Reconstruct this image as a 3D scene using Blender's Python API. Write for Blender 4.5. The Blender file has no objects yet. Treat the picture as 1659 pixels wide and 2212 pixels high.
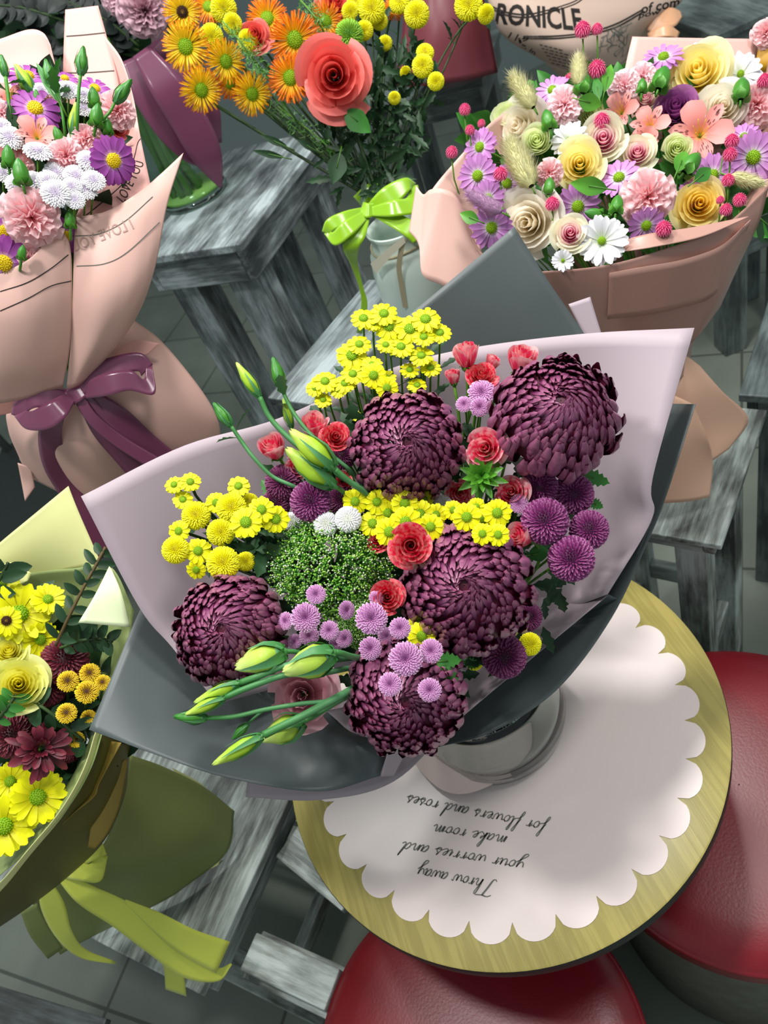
import bpy, bmesh, math, random
import numpy as np
from mathutils import Matrix, Vector
from mathutils.bvhtree import BVHTree
S = bpy.context.scene
COL = S.collection
# ------------------------------------------------------------------ camera
FPX, PITCH, ROLL, HC = 1661.0, math.radians(43.5), math.radians(26.0), 1.68
CAM = np.array([0, 0, HC])
AX_F = np.array([0, math.cos(PITCH), -math.sin(PITCH)])
_R0 = np.array([1., 0, 0]); _U0 = np.array([0, math.sin(PITCH), math.cos(PITCH)])
AX_R = math.cos(ROLL)*_R0 - math.sin(ROLL)*_U0
AX_D = -math.cos(ROLL)*_U0 - math.sin(ROLL)*_R0
cam_data = bpy.data.cameras.new('camera'); cam = bpy.data.objects.new('camera', cam_data); COL.objects.link(cam)
cam_data.sensor_fit = 'VERTICAL'; cam_data.sensor_height = 36.0; cam_data.lens = 36.0*FPX/2212.0
cam_data.clip_start = 0.02
_m = Matrix.Identity(4)
for i in range(3):
    _m[i][0] = AX_R[i]; _m[i][1] = -AX_D[i]; _m[i][2] = -AX_F[i]; _m[i][3] = CAM[i]
cam.matrix_world = _m
cam_data.dof.use_dof = True; cam_data.dof.focus_distance = 0.76; cam_data.dof.aperture_fstop = 9.0
S.camera = cam
# ------------------------------------------------------------------ world, lamps, exposure
S.view_settings.view_transform = 'Standard'; S.view_settings.look = 'None'
S.view_settings.exposure = 0.0; S.view_settings.gamma = 1.0; S.view_settings.use_curve_mapping = False
world = bpy.data.worlds.new('shop_air'); S.world = world; world.use_nodes = True
world.node_tree.nodes['Background'].inputs[0].default_value = (0.86, 0.97, 1.0, 1)
world.node_tree.nodes['Background'].inputs[1].default_value = 0.42
def lamp(name, loc, power, size, color=(1, 1, 1), aim=None, spread=180):
    d = bpy.data.lights.new(name, 'AREA'); d.shape = 'DISK'; d.size = size; d.energy = power; d.color = color
    d.spread = math.radians(spread)
    o = bpy.data.objects.new(name, d); COL.objects.link(o); o.location = loc
    a = Vector(aim if aim else (loc[0], loc[1], 0)) - Vector(loc)
    o.rotation_euler = a.to_track_quat('-Z', 'Y').to_euler()
    return o
lamp('ceiling_lamp', (-0.5, 0.62, 2.9), 9.5, 0.24, (1, .97, .95), aim=(0.0, .62, 1.1), spread=120)
lamp('ceiling_lamp', (0.6, 1.3, 3.0), 15, 0.24, (1, .97, .94), aim=(0.4, .9, 1.0), spread=130)
lamp('ceiling_lamp', (-0.45, 1.75, 3.0), 10, 0.25, (.97, 1, .98), aim=(-.15, 1.3, 1.0), spread=120)
lamp('ceiling_lamp', (0.85, 0.25, 3.0), 11, 0.45, (1, .98, .97), aim=(.2, .5, .7), spread=140)
# ------------------------------------------------------------------ small tools
rng = random.Random(7)
def hexl(h):
    h = h.lstrip('#'); out = []
    for i in (0, 2, 4):
        c = int(h[i:i+2], 16)/255
        out.append(c/12.92 if c <= .04045 else ((c+.055)/1.055)**2.4)
    return (*out, 1)
def ray(x, y): return AX_F + (x-829.5)/FPX*AX_R + (y-1106)/FPX*AX_D
def W(x, y, t): return CAM + ray(x, y)*t                  # a point of the room t metres in front of the camera
def ZP(x, y, z):
    d = ray(x, y); return CAM + d*(z-HC)/d[2]             # the point at height z
def nrm(v):
    v = np.asarray(v, float); return v/max(np.linalg.norm(v), 1e-9)
class G:
    """collects faces for ONE mesh"""
    def __init__(s): s.v, s.f, s.m, s.a, s.n = [], [], [], [], 0
    def add(s, V, Fc, mat=0, a=None):
        V = np.asarray(V, float).reshape(-1, 3)
        s.v.append(V); k = s.n
        s.f += [[i+k for i in q] for q in Fc]; s.m += [mat]*len(Fc)
        s.a.append(np.zeros(len(V)) if a is None else np.broadcast_to(np.asarray(a, float).reshape(-1), (len(V),)))
        s.n += len(V)
    def grid(s, P, mat=0, a=None, wrap=False, flip=False):
        nu, nv = P.shape[:2]; q = []
        for i in range(nu-1):
            for j in range(nv if wrap else nv-1):
                j2 = (j+1) % nv
                c = [i*nv+j, i*nv+j2, (i+1)*nv+j2, (i+1)*nv+j]
                q.append(c[::-1] if flip else c)
        s.add(P, q, mat, a)
    def tube(s, path, rad, k=6, mat=0, a=None, cap=True):
        path = np.asarray(path, float); n = len(path); rad = np.broadcast_to(np.asarray(rad, float), (n,))
        T = np.gradient(path, axis=0); up = np.array([.3, .5, .81])
        P = np.zeros((n, k, 3)); x = None
        for i in range(n):
            t = nrm(T[i]); x = nrm(np.cross(t, up) if x is None else x - t*np.dot(x, t)); y = np.cross(t, x)
            for j in range(k):
                w = 2*math.pi*j/k
                P[i, j] = path[i] + rad[i]*(math.cos(w)*x + math.sin(w)*y)
        av = np.repeat(np.linspace(0, 1, n) if a is None else np.full(n, a), k)
        k0 = s.n
        s.grid(P, mat, av, wrap=True)
        if cap:
            s.f.append([k0+j for j in range(k)][::-1]); s.f.append([k0+(n-1)*k+j for j in range(k)]); s.m += [mat, mat]
    def lathe(s, prof, k=24, mat=0, c=(0, 0, 0), close=False):
        P = np.array([[(c[0]+r*math.cos(2*math.pi*j/k), c[1]+r*math.sin(2*math.pi*j/k), c[2]+z) for j in range(k)] for r, z in prof])
        s.grid(P, mat, np.repeat(np.linspace(0, 1, len(prof)), k), wrap=True)
    def ball(s, c, r, k=8, n=6, mat=0, a=0.):
        th = np.linspace(.02, math.pi-.02, n); r = np.broadcast_to(np.asarray(r, float), (3,))
        P = np.array([[(c[0]+r[0]*math.sin(t)*math.cos(2*math.pi*j/k), c[1]+r[1]*math.sin(t)*math.sin(2*math.pi*j/k), c[2]+r[2]*math.cos(t)) for j in range(k)] for t in th])
        s.grid(P, mat, np.full(n*k, a), wrap=True, flip=True)
    def octa(s, c, r, mat=0, a=0.):
        c = np.asarray(c, float); r = np.broadcast_to(np.asarray(r, float), (3,))
        V = [c+np.array(d)*r for d in ((1, 0, 0), (0, 1, 0), (-1, 0, 0), (0, -1, 0), (0, 0, 1), (0, 0, -1))]
        s.add(V, [(0, 1, 4), (1, 2, 4), (2, 3, 4), (3, 0, 4), (1, 0, 5), (2, 1, 5), (3, 2, 5), (0, 3, 5)], mat, np.full(6, a))
    def box(s, lo, hi, mat=0):
        x0, y0, z0 = lo; x1, y1, z1 = hi
        s.add([(x0, y0, z0), (x1, y0, z0), (x1, y1, z0), (x0, y1, z0), (x0, y0, z1), (x1, y0, z1), (x1, y1, z1), (x0, y1, z1)],
              [(3, 2, 1, 0), (4, 5, 6, 7), (0, 1, 5, 4), (1, 2, 6, 5), (2, 3, 7, 6), (3, 0, 4, 7)], mat)
    def mesh(s, name, mats, smooth=True, outward=False):
        me = bpy.data.meshes.new(name)
        me.from_pydata(np.concatenate(s.v).tolist(), [], s.f)
        at = me.attributes.new('pt', 'FLOAT', 'POINT'); at.data.foreach_set('value', np.concatenate(s.a).astype(np.float32))
        for m in (mats if isinstance(mats, (list, tuple)) else [mats]): me.materials.append(m)
        me.polygons.foreach_set('material_index', np.array(s.m, np.int32))
        me.polygons.foreach_set('use_smooth', np.full(len(s.f), smooth))
        if outward:
            bm = bmesh.new(); bm.from_mesh(me); bmesh.ops.remove_doubles(bm, verts=bm.verts, dist=1e-6); bmesh.ops.recalc_face_normals(bm, faces=bm.faces); bm.to_mesh(me); bm.free()
        me.update(); return me
def link(name, me, parent=None):
    o = bpy.data.objects.new(name, me); COL.objects.link(o)
    if parent is not None: o.parent = parent
    return o
def tag(o, label, cat, group=None):
    o['label'] = label; o['category'] = cat
    if group: o['group'] = group
    return o
def thing(name, label, cat, loc=(0, 0, 0), group=None, rot=None):
    o = bpy.data.objects.new(name, None); COL.objects.link(o); o.location = loc; o.empty_display_size = .02
    if rot is not None: o.rotation_euler = rot
    return tag(o, label, cat, group)
def structure(o): o['kind'] = 'structure'; return o
# ------------------------------------------------------------------ materials
def mat(name, stops, rough=.55, spec=.4, noise=0, nscale=8, ncol=None, transl=0, bump=0, bscale=40, coords='Object', stretch=(1, 1, 1), metal=0, sheen=0, coat=0):
    m = bpy.data.materials.new(name); m.use_nodes = True; nt = m.node_tree; N = nt.nodes; L = nt.links
    b = N['Principled BSDF']; out = N['Material Output']
    b.inputs['Roughness'].default_value = rough; b.inputs['Specular IOR Level'].default_value = spec; b.inputs['Metallic'].default_value = metal
    b.inputs['Coat Weight'].default_value = coat; b.inputs['Coat Roughness'].default_value = .15
    if sheen: b.inputs['Sheen Weight'].default_value = sheen
    if isinstance(stops, str): stops = [(0, stops)]
    if len(stops) > 1:
        at = N.new('ShaderNodeAttribute'); at.attribute_name = 'pt'
        r = N.new('ShaderNodeValToRGB'); L.new(at.outputs['Fac'], r.inputs[0]); cr = r.color_ramp
        while len(cr.elements) < len(stops): cr.elements.new(.5)
        for e, (p, h) in zip(cr.elements, stops): e.position = p; e.color = hexl(h)
        src = r.outputs[0]
    else:
        r = N.new('ShaderNodeRGB'); r.outputs[0].default_value = hexl(stops[0][1]); src = r.outputs[0]
    tc = N.new('ShaderNodeTexCoord'); mp = N.new('ShaderNodeMapping'); L.new(tc.outputs[coords], mp.inputs[0]); mp.inputs['Scale'].default_value = stretch
    if noise:
        nz = N.new('ShaderNodeTexNoise'); nz.inputs['Scale'].default_value = nscale; nz.inputs['Detail'].default_value = 5
        L.new(mp.outputs[0], nz.inputs['Vector'])
        cr = N.new('ShaderNodeValToRGB'); L.new(nz.outputs[0], cr.inputs[0]); cr.color_ramp.elements[0].position = .42; cr.color_ramp.elements[1].position = .58
        mx = N.new('ShaderNodeMix'); mx.data_type = 'RGBA'; mx.blend_type = 'MIX' if ncol else 'MULTIPLY'
        mm = N.new('ShaderNodeMath'); mm.operation = 'MULTIPLY'; mm.inputs[1].default_value = noise; L.new(cr.outputs[0], mm.inputs[0])
        L.new(mm.outputs[0], mx.inputs[0]); L.new(src, mx.inputs[6]); mx.inputs[7].default_value = hexl(ncol) if ncol else (.55, .5, .5, 1)
        src = mx.outputs[2]
    L.new(src, b.inputs['Base Color'])
    if bump:
        nb = N.new('ShaderNodeTexNoise'); nb.inputs['Scale'].default_value = bscale; nb.inputs['Detail'].default_value = 4; L.new(mp.outputs[0], nb.inputs['Vector'])
        bp = N.new('ShaderNodeBump'); bp.inputs['Strength'].default_value = bump; bp.inputs['Distance'].default_value = .01
        L.new(nb.outputs[0], bp.inputs['Height']); L.new(bp.outputs[0], b.inputs['Normal'])
    if transl:
        t = N.new('ShaderNodeBsdfTranslucent'); L.new(src, t.inputs[0]); ms = N.new('ShaderNodeMixShader'); ms.inputs[0].default_value = transl
        L.new(b.outputs[0], ms.inputs[1]); L.new(t.outputs[0], ms.inputs[2]); L.new(ms.outputs[0], out.inputs[0])
    return m
def wood_mat(name, c0, c1, c2, rough=.45):
    """weathered limewashed boards: grain runs along each board's own local x"""
    m = bpy.data.materials.new(name); m.use_nodes = True; nt = m.node_tree; N = nt.nodes; L = nt.links; b = N['Principled BSDF']
    tc = N.new('ShaderNodeTexCoord'); oi = N.new('ShaderNodeObjectInfo'); ad = N.new('ShaderNodeVectorMath'); ad.operation = 'MULTIPLY_ADD'
    L.new(oi.outputs['Random'], ad.inputs[0]); ad.inputs[1].default_value = (7, 5, 3); L.new(tc.outputs['Object'], ad.inputs[2])
    mp = N.new('ShaderNodeMapping'); mp.inputs['Scale'].default_value = (3, 34, 34); L.new(ad.outputs[0], mp.inputs[0])
    n1 = N.new('ShaderNodeTexNoise'); n1.inputs['Scale'].default_value = 3.2; n1.inputs['Detail'].default_value = 8; n1.inputs['Roughness'].default_value = .7; L.new(mp.outputs[0], n1.inputs['Vector'])
    mp2 = N.new('ShaderNodeMapping'); mp2.inputs['Scale'].default_value = (4, 9, 9); L.new(ad.outputs[0], mp2.inputs[0])
    n2 = N.new('ShaderNodeTexNoise'); n2.inputs['Scale'].default_value = 1.6; n2.inputs['Detail'].default_value = 5; L.new(mp2.outputs[0], n2.inputs['Vector'])
    mm = N.new('ShaderNodeMath'); mm.operation = 'MULTIPLY_ADD'; mm.inputs[1].default_value = .42; L.new(n1.outputs[0], mm.inputs[0])
    m2 = N.new('ShaderNodeMath'); m2.operation = 'MULTIPLY'; m2.inputs[1].default_value = .58; L.new(n2.outputs[0], m2.inputs[0]); L.new(m2.outputs[0], mm.inputs[2])
    r = N.new('ShaderNodeValToRGB'); cr = r.color_ramp; cr.elements[0].position = .40; cr.elements[0].color = hexl(c0)
    cr.elements[1].position = .60; cr.elements[1].color = hexl(c2); e = cr.elements.new(.49); e.color = hexl(c1)
    L.new(mm.outputs[0], r.inputs[0]); L.new(r.outputs[0], b.inputs['Base Color']); b.inputs['Roughness'].default_value = rough
    bp = N.new('ShaderNodeBump'); bp.inputs['Strength'].default_value = .25; bp.inputs['Distance'].default_value = .004; L.new(n1.outputs[0], bp.inputs['Height']); L.new(bp.outputs[0], b.inputs['Normal'])
    return m
def glass_mat(name, tint, rough=.0, ior=1.45):
    m = bpy.data.materials.new(name); m.use_nodes = True; b = m.node_tree.nodes['Principled BSDF']
    b.inputs['Base Color'].default_value = hexl(tint); b.inputs['Transmission Weight'].default_value = 1; b.inputs['Roughness'].default_value = rough; b.inputs['IOR'].default_value = ior
    return m
def thin_glass(name, tint):
    m = bpy.data.materials.new(name); m.use_nodes = True; nt = m.node_tree; N = nt.nodes; L = nt.links
    t = N.new('ShaderNodeBsdfTransparent'); t.inputs[0].default_value = hexl(tint); g = N.new('ShaderNodeBsdfGlossy'); g.inputs['Roughness'].default_value = .02
    x = N.new('ShaderNodeMixShader'); x.inputs[0].default_value = .05; L.new(t.outputs[0], x.inputs[1]); L.new(g.outputs[0], x.inputs[2]); L.new(x.outputs[0], N['Material Output'].inputs[0])
    return m
M = {}
M['wood'] = wood_mat('limewashed_wood', '42474a', '727b7b', 'b2bec0')
M['wood_pale'] = wood_mat('pale_limewashed_wood', '454744', '848b85', 'c2cdc8')
M['wood_dark'] = wood_mat('dark_worn_wood', '2b2d2b', '3e4241', '565e5e')
M['wood_shelf'] = wood_mat('dull_grey_wood', '3a4242', '56615f', '76827f')
M['oak'] = mat('oak_veneer', 'ab9e58', .32, .5, noise=.5, nscale=3, ncol='8c8042', coords='Object', stretch=(60, 3, 3), bump=.03, bscale=6)
M['black_metal'] = mat('black_powder_coat', '202624', .5, .4)
M['red_leather'] = mat('red_leatherette', '7b0f1c', .36, .5, noise=.3, nscale=3, bump=.04, bscale=260)
M['taupe'] = mat('grey_green_upholstery', '6d6e63', .8, .2, noise=.3, nscale=30)
M['placemat'] = mat('blush_vinyl', 'e4d5d1', .34, .35, noise=.15, nscale=3, ncol='e6d9ce')
M['ink'] = mat('grey_ink', '6c6d66', .6, .2)
M['ink_black'] = mat('black_ink', '2a2624', .7, .2)
M['lav'] = mat('lavender_wrap', 'ac9da4', .5, .35)
M['grey'] = mat('slate_wrap', '525a5a', .42, .45, noise=.1, nscale=14)
M['pinkw'] = mat('salmon_pink_wrap', 'dfb6a9', .42, .4, transl=.15)
M['pinkin'] = mat('coral_pink_wrap_inside', 'f3bcb2', .5, .35, transl=.2)
M['rosew'] = mat('dusty_rose_wrap', 'b88d80', .34, .5, transl=.05)
M['peach'] = mat('peach_wrap', 'e6b89c', .45, .4)
M['news'] = mat('newsprint_wrap', 'd9bfae', .6, .3, transl=.15)
M['burgw'] = mat('burgundy_wrap', '7c3b44', .4, .4)
M['olive'] = mat('olive_wrap', '848e52', .45, .4, noise=.1, nscale=6)
M['olive_dk'] = mat('dark_olive_wrap', '57541f', .45, .4)
M['cream'] = mat('pale_lime_wrap', 'e6e8a0', .5, .35, transl=.12)
M['cream_white'] = mat('whitish_lime_wrap', 'e9f4c4', .5, .35)
M['mustard'] = mat('mustard_wrap_inside', '8f7a35', .5, .3)
M['green_in'] = mat('sage_wrap_inside', '8a9a60', .5, .3)
M['rib_plum'] = mat('plum_satin', '6c3450', .27, .55, sheen=.15)
M['rib_lime'] = mat('lime_satin', '86b60e', .25, .6, sheen=.3)
M['rib_olive'] = mat('yellow_green_satin', 'c9d24a', .35, .5, sheen=.3)
M['rib_pink'] = mat('pink_satin', 'd884a0', .35, .5)
M['rib_peach'] = mat('peach_satin', 'e6ae84', .35, .5)
M['glass'] = glass_mat('clear_glass', 'f2fbf7')
M['glass_thin'] = thin_glass('thin_clear_glass', 'eef8f2')
M['water'] = mat('green_tinted_water', 'b4d878', .1, .5, transl=.4)
M['handle'] = mat('pale_blush_wrap', 'd6c0ba', .5, .35)
M['jar'] = mat('frosted_sage_jar', 'cfe0d6', .3, .5, transl=.15)
M['string'] = mat('jute_twine', 'a9a184', .8, .2)
M['labelpaper'] = mat('ivory_label', 'd9d6c0', .7, .2)
M['stem'] = mat('stem_green', [(0, '5f8f2c'), (1, '3f6e28')], .5, .35)
M['stem_dk'] = mat('dark_stem_green', [(0, '3d5a2b'), (1, '26391f')], .55, .3)
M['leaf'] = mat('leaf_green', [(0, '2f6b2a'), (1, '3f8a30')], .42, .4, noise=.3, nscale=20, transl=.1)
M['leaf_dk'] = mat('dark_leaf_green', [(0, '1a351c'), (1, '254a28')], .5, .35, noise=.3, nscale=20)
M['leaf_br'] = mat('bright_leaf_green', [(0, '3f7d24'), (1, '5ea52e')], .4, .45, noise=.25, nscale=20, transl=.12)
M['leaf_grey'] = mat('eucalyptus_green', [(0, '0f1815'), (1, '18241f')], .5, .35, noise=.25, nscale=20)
# ------------------------------------------------------------------ sheets (paper, ribbon): smooth patch through control points
def cr_interp(A, n):
    """Catmull-Rom along axis 0, n steps per span"""
    A = np.asarray(A, float); k = len(A)
    if k == 2:
        s = np.linspace(0, 1, n+1).reshape(-1, *([1]*(A.ndim-1))); return A[0]*(1-s)+A[1]*s
    out = []
    for i in range(k-1):
        p0 = A[i-1] if i > 0 else 2*A[0]-A[1]; p1, p2 = A[i], A[i+1]; p3 = A[i+2] if i+2 < k else 2*A[-1]-A[-2]
        for j in range(n):
            s = j/n
            out.append(.5*((2*p1)+(p2-p0)*s+(2*p0-5*p1+4*p2-p3)*s*s+(3*p1-p0-3*p2+p3)*s**3))
    out.append(A[-1]); return np.array(out)
SHEETS = {}
def sheet(name, rows, m, parent=None, n=8, thick=.0007, m2=None, key=None, world_pts=False):
    A = np.array([[p if world_pts else W(*p) for p in r] for r in rows], float)
    P = cr_interp(A, n); P = np.swapaxes(cr_interp(np.swapaxes(P, 0, 1), n), 0, 1)
    g = G(); nu, nv = P.shape[:2]
    du = np.gradient(P, axis=0); dv = np.gradient(P, axis=1); Nn = np.cross(du, dv); Nn /= np.maximum(np.linalg.norm(Nn, axis=2, keepdims=True), 1e-9)
    a = np.repeat(np.linspace(0, 1, nu), nv)
    B = P - Nn*thick
    g.grid(P, 0, a); g.grid(B, 1 if m2 else 0, a, flip=True)
    k = nu*nv
    def idx(i, j): return i*nv+j
    border = [idx(0, j) for j in range(nv)] + [idx(i, nv-1) for i in range(1, nu)] + [idx(nu-1, j) for j in range(nv-2, -1, -1)] + [idx(i, 0) for i in range(nu-2, 0, -1)]
    for i in range(len(border)):
        b0, b1 = border[i], border[(i+1) % len(border)]
        g.f.append([b1, b0, b0+k, b1+k]); g.m.append(0)
    me = g.mesh(name, [m, m2] if m2 else m)
    o = link(name, me, parent)
    if parent is not None: o.location = -Vector(parent.location)
    if key: SHEETS[key] = BVHTree.FromPolygons(np.concatenate(g.v).tolist(), g.f)
    return o
def on_sheet(key, x, y, off=.0006):
    d = nrm(ray(x, y)); h = SHEETS[key].ray_cast(Vector(CAM), Vector(d))
    return None if h[0] is None else np.array(h[0])-d*off
def strips_on(name, key, lines, wpx, m, parent):
    """printed lines lying on a paper sheet"""
    g = G()
    for ln in lines:
        pts = cr_interp(np.array(ln, float), 8)
        q = [on_sheet(key, x, y) for x, y in pts]; q = [p for p in q if p is not None]
        if len(q) < 2: continue
        q = np.array(q); T = np.gradient(q, axis=0); w = wpx/FPX*np.linalg.norm(q[0]-CAM)/2
        side = np.array([nrm(np.cross(t, p-CAM))*w for t, p in zip(T, q)])
        g.grid(np.stack([q-side, q+side], 1))
    if g.n:
        o = link(name, g.mesh(name, m), parent); o.location = -Vector(parent.location); return o
def text_mesh(body, shear=0., bold=0.):
    cu = bpy.data.curves.new('lettering', 'FONT'); cu.body = body; cu.shear = shear; cu.offset = bold; cu.resolution_u = 3
    o = bpy.data.objects.new('lettering', cu); COL.objects.link(o)
    me = o.to_mesh(); V = np.array([v.co[:] for v in me.vertices]); Fc = [list(p.vertices) for p in me.polygons]
    o.to_mesh_clear(); bpy.data.objects.remove(o); bpy.data.curves.remove(cu)
    return V, Fc
def text_on(g, key, body, quad, shear=0., bold=0., m=0):
    """print a word on a sheet; quad = px of bottom-left, bottom-right, top-right, top-left"""
    V, Fc = text_mesh(body, shear, bold)
    V = [tuple(v) for v in V]; Fc = [t for f in Fc for t in ([f] if len(f) == 3 else [[f[0], f[i], f[i+1]] for i in range(1, len(f)-1)])]
    for _ in range(3):
        nf, mid = [], {}
        def mp(i, j):
            k = (min(i, j), max(i, j))
            if k not in mid: mid[k] = len(V); V.append(tuple((np.array(V[i])+np.array(V[j]))/2))
            return mid[k]
        for f in Fc:
            e = max(np.linalg.norm(np.array(V[f[i]])-np.array(V[f[(i+1) % 3]])) for i in range(3))
            if e < .16: nf.append(f); continue
            x, y, z = mp(f[0], f[1]), mp(f[1], f[2]), mp(f[2], f[0]); nf += [[f[0], x, z], [x, f[1], y], [z, y, f[2]], [x, y, z]]
        Fc = nf
    V = np.array(V)
    lo, hi = V.min(0), V.max(0); q = [np.array(p, float) for p in quad]; out = []
    for v in V:
        u = (v[0]-lo[0])/(hi[0]-lo[0]); w = (v[1]-lo[1])/(hi[1]-lo[1])
        p = (q[0]*(1-u)+q[1]*u)*(1-w)+(q[3]*(1-u)+q[2]*u)*w
        out.append(on_sheet(key, *p))
    bad = {i for i, p in enumerate(out) if p is None}
    out = [p if p is not None else np.zeros(3) for p in out]
    g.add(np.array(out), [f for f in Fc if not bad & set(f)], m)
def put(name, g, m, parent, smooth=True):
    """a world-space mesh parented to an Empty that only has a location"""
    o = link(name, g.mesh(name, m, smooth), parent)
    if parent is not None: o.location = -Vector(parent.location)
    return o
# ------------------------------------------------------------------ the shop: floor, back wall
def tile_floor():
    m = bpy.data.materials.new('floor_tiles'); m.use_nodes = True; nt = m.node_tree; N = nt.nodes; L = nt.links; b = N['Principled BSDF']
    tc = N.new('ShaderNodeTexCoord'); mp = N.new('ShaderNodeMapping'); mp.inputs['Rotation'].default_value = (0, 0, .62); L.new(tc.outputs['Object'], mp.inputs[0])
    br = N.new('ShaderNodeTexBrick'); br.offset = 0; br.inputs['Scale'].default_value = 1; br.inputs['Brick Width'].default_value = .42; br.inputs['Row Height'].default_value = .42
    br.inputs['Mortar Size'].default_value = .004; br.inputs['Color1'].default_value = hexl('8a9286'); br.inputs['Color2'].default_value = hexl('838b80'); br.inputs['Mortar'].default_value = hexl('565b52')
    L.new(mp.outputs[0], br.inputs[0]); nz = N.new('ShaderNodeTexNoise'); nz.inputs['Scale'].default_value = 5; nz.inputs['Detail'].default_value = 6; L.new(mp.outputs[0], nz.inputs['Vector'])
    mx = N.new('ShaderNodeMix'); mx.data_type = 'RGBA'; mx.blend_type = 'MULTIPLY'; mx.inputs[0].default_value = .5; L.new(br.outputs[0], mx.inputs[6]); L.new(nz.outputs[0], mx.inputs[7])
    L.new(mx.outputs[2], b.inputs['Base Color']); b.inputs['Roughness'].default_value = .3
    return m
g = G(); g.box((-4, -1.5, -.05), (4, 4.6, 0)); structure(link('floor', g.mesh('floor', tile_floor(), False)))
g = G(); g.box((-4, 4.6, -.05), (4, 4.7, 3.2)); structure(link('wall_back', g.mesh('wall_back', mat('back_wall_paint', '8f9c9a', .8, .2), False)))
# ------------------------------------------------------------------ wooden display stools
def bevel(o, w=.0025):
    b = o.modifiers.new('soft_edges', 'BEVEL'); b.width = w; b.segments = 2; b.limit_method = 'ANGLE'
def board(name, parent, c, size, ax, m):
    """a board; its mesh has the grain along local x. c, ax in the stool's frame: ax = rotation about z and optional tilt so x lies on the long axis"""
    g = G(); h = np.array(size)/2; g.box(-h, h); o = link(name, g.mesh(name, m, False), parent); o.location = c; o.rotation_euler = ax; bevel(o); return o
def stool(label, corner, dirx, lx, ly, z, m='wood', leg=.055, apron=.07, top=.018, name='wooden_stool', stretch=True, inset=.012, mtop=None, sgn=1, group='weathered wooden display stools'):
    """corner = the corner of the top nearest the camera (x, y); lx runs along dirx, ly to its left (sgn 1) or right (-1)"""
    th = math.atan2(dirx[1], dirx[0])
    r = thing(name, label, 'stool', (corner[0], corner[1], 0), group, rot=(0, 0, th))
    m0 = M[m]; mt = M[mtop or m]; Y = lambda y: y*sgn
    board('top', r, (lx/2, Y(ly/2), z-top/2), (lx, ly, top), (0, 0, 0), mt)
    i = inset
    za = z-top-apron/2
    board('apron', r, (lx/2, Y(i+.009), za), (lx-2*i, .018, apron), (0, 0, 0), m0)
    board('apron', r, (lx/2, Y(ly-i-.009), za), (lx-2*i, .018, apron), (0, 0, 0), m0)
    board('apron', r, (i+.009, Y(ly/2), za), (ly-2*i-.037, .018, apron), (0, 0, math.pi/2), m0)
    board('apron', r, (lx-i-.009, Y(ly/2), za), (ly-2*i-.037, .018, apron), (0, 0, math.pi/2), m0)
    k = i+.019+leg/2; hl = z-top-.0005
    for x in (k, lx-k):
        for y in (k, ly-k):
            board('leg', r, (x, Y(y), hl/2), (hl, leg, leg), (0, math.pi/2, 0), m0)
    if stretch:
        zs = z*.3
        for y in (k, ly-k): board('stretcher', r, (lx/2, Y(y), zs), (lx-2*k-leg, .022, .045), (0, 0, 0), m0)
        for x in (k, lx-k): board('stretcher', r, (x, Y(ly/2), zs+.05), (ly-2*k-leg, .022, .045), (0, 0, math.pi/2), m0)
    return r
def edge(p0, p1, z):
    a, b = ZP(*p0, z), ZP(*p1, z); return a[:2], nrm((b-a)[:2])
c, d = edge((519, 527), (654, 349), 1.05)
stool('weathered grey wooden stool carrying the glass vase with plum ribbon', c, d, .50, .30, 1.05, 'wood', leg=.075, apron=.075)
c, d = edge((577, 859), (798, 600), .96)
stool('weathered grey wooden stool under the sage jar of orange flowers', c, d, .345, .34, .96, 'wood', leg=.05, apron=.06, sgn=-1)
c, d = edge((1558, 1179), (1657, 885), .70)
stool('pale limewashed stool under the foot of the dusty rose bouquet', c, d, .30, .29, .70, 'wood_pale', leg=.05, apron=.03, top=.012)
c, d = edge((1595, 853), (1659, 650), .62)
stool('pale limewashed empty stool behind the dusty rose bouquet foot', c, d, .36, .34, .62, 'wood_shelf', leg=.05, apron=.05, mtop='wood_shelf', sgn=-1)
c, d = edge((1040, 172), (870, 217), 1.0)
stool('grey wooden stool under the burgundy wrapped bundle', c, d, .34, .36, 1.0, 'wood_shelf', leg=.06, apron=.06, sgn=-1)
c, d = edge((430, 2147), (602, 1775), .52)
stool('limewashed stool under the olive paper bouquet', c, d, .40, .60, .52, 'wood_pale', leg=.05, apron=.05, top=.02)
c, d = edge((738, 1968), (606, 1860), .48)
stool('low grey wooden stool tucked beside the round oak table', c, d, .155, .20, .48, 'wood_pale', leg=.045, apron=.08, sgn=-1)
c, d = edge((700, 2183), (500, 2087), .49)
stool('narrow limewashed bench between the red pouf and the olive bouquet', c, d, .155, .055, .49, 'wood_pale', leg=.03, apron=.02, top=.03, name='narrow_bench', stretch=False, inset=-.008, sgn=-1)
c, d = edge((230, 2200), (-40, 2118), .3)
stool('dark brown low stool in front of the olive bouquet stool', c, d, .4, .3, .3, 'wood_dark', leg=.05, sgn=1)
c, d = edge((240, 1090), (0, 972), 1.0)
stool('grey wooden stool under the blush pink bouquet with plum bow', c, d, .31, .2, 1.0, 'wood', leg=.05, apron=.08, sgn=-1)
# tall stands far behind
c, d = edge((1545, 78), (1400, 22), .95)
stool('tall grey wooden stand behind the blush card of the rose bouquet', c, d, .34, .3, .95, 'wood_shelf', leg=.07, apron=.1, sgn=-1, name='tall_stand')
c, d = edge((1610, 110), (1740, 60), .5)
stool('grey wooden stand at the back beside the mustard wrap', c, d, .3, .3, .5, 'wood_shelf', leg=.07, apron=.1, sgn=1, name='tall_stand')
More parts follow.
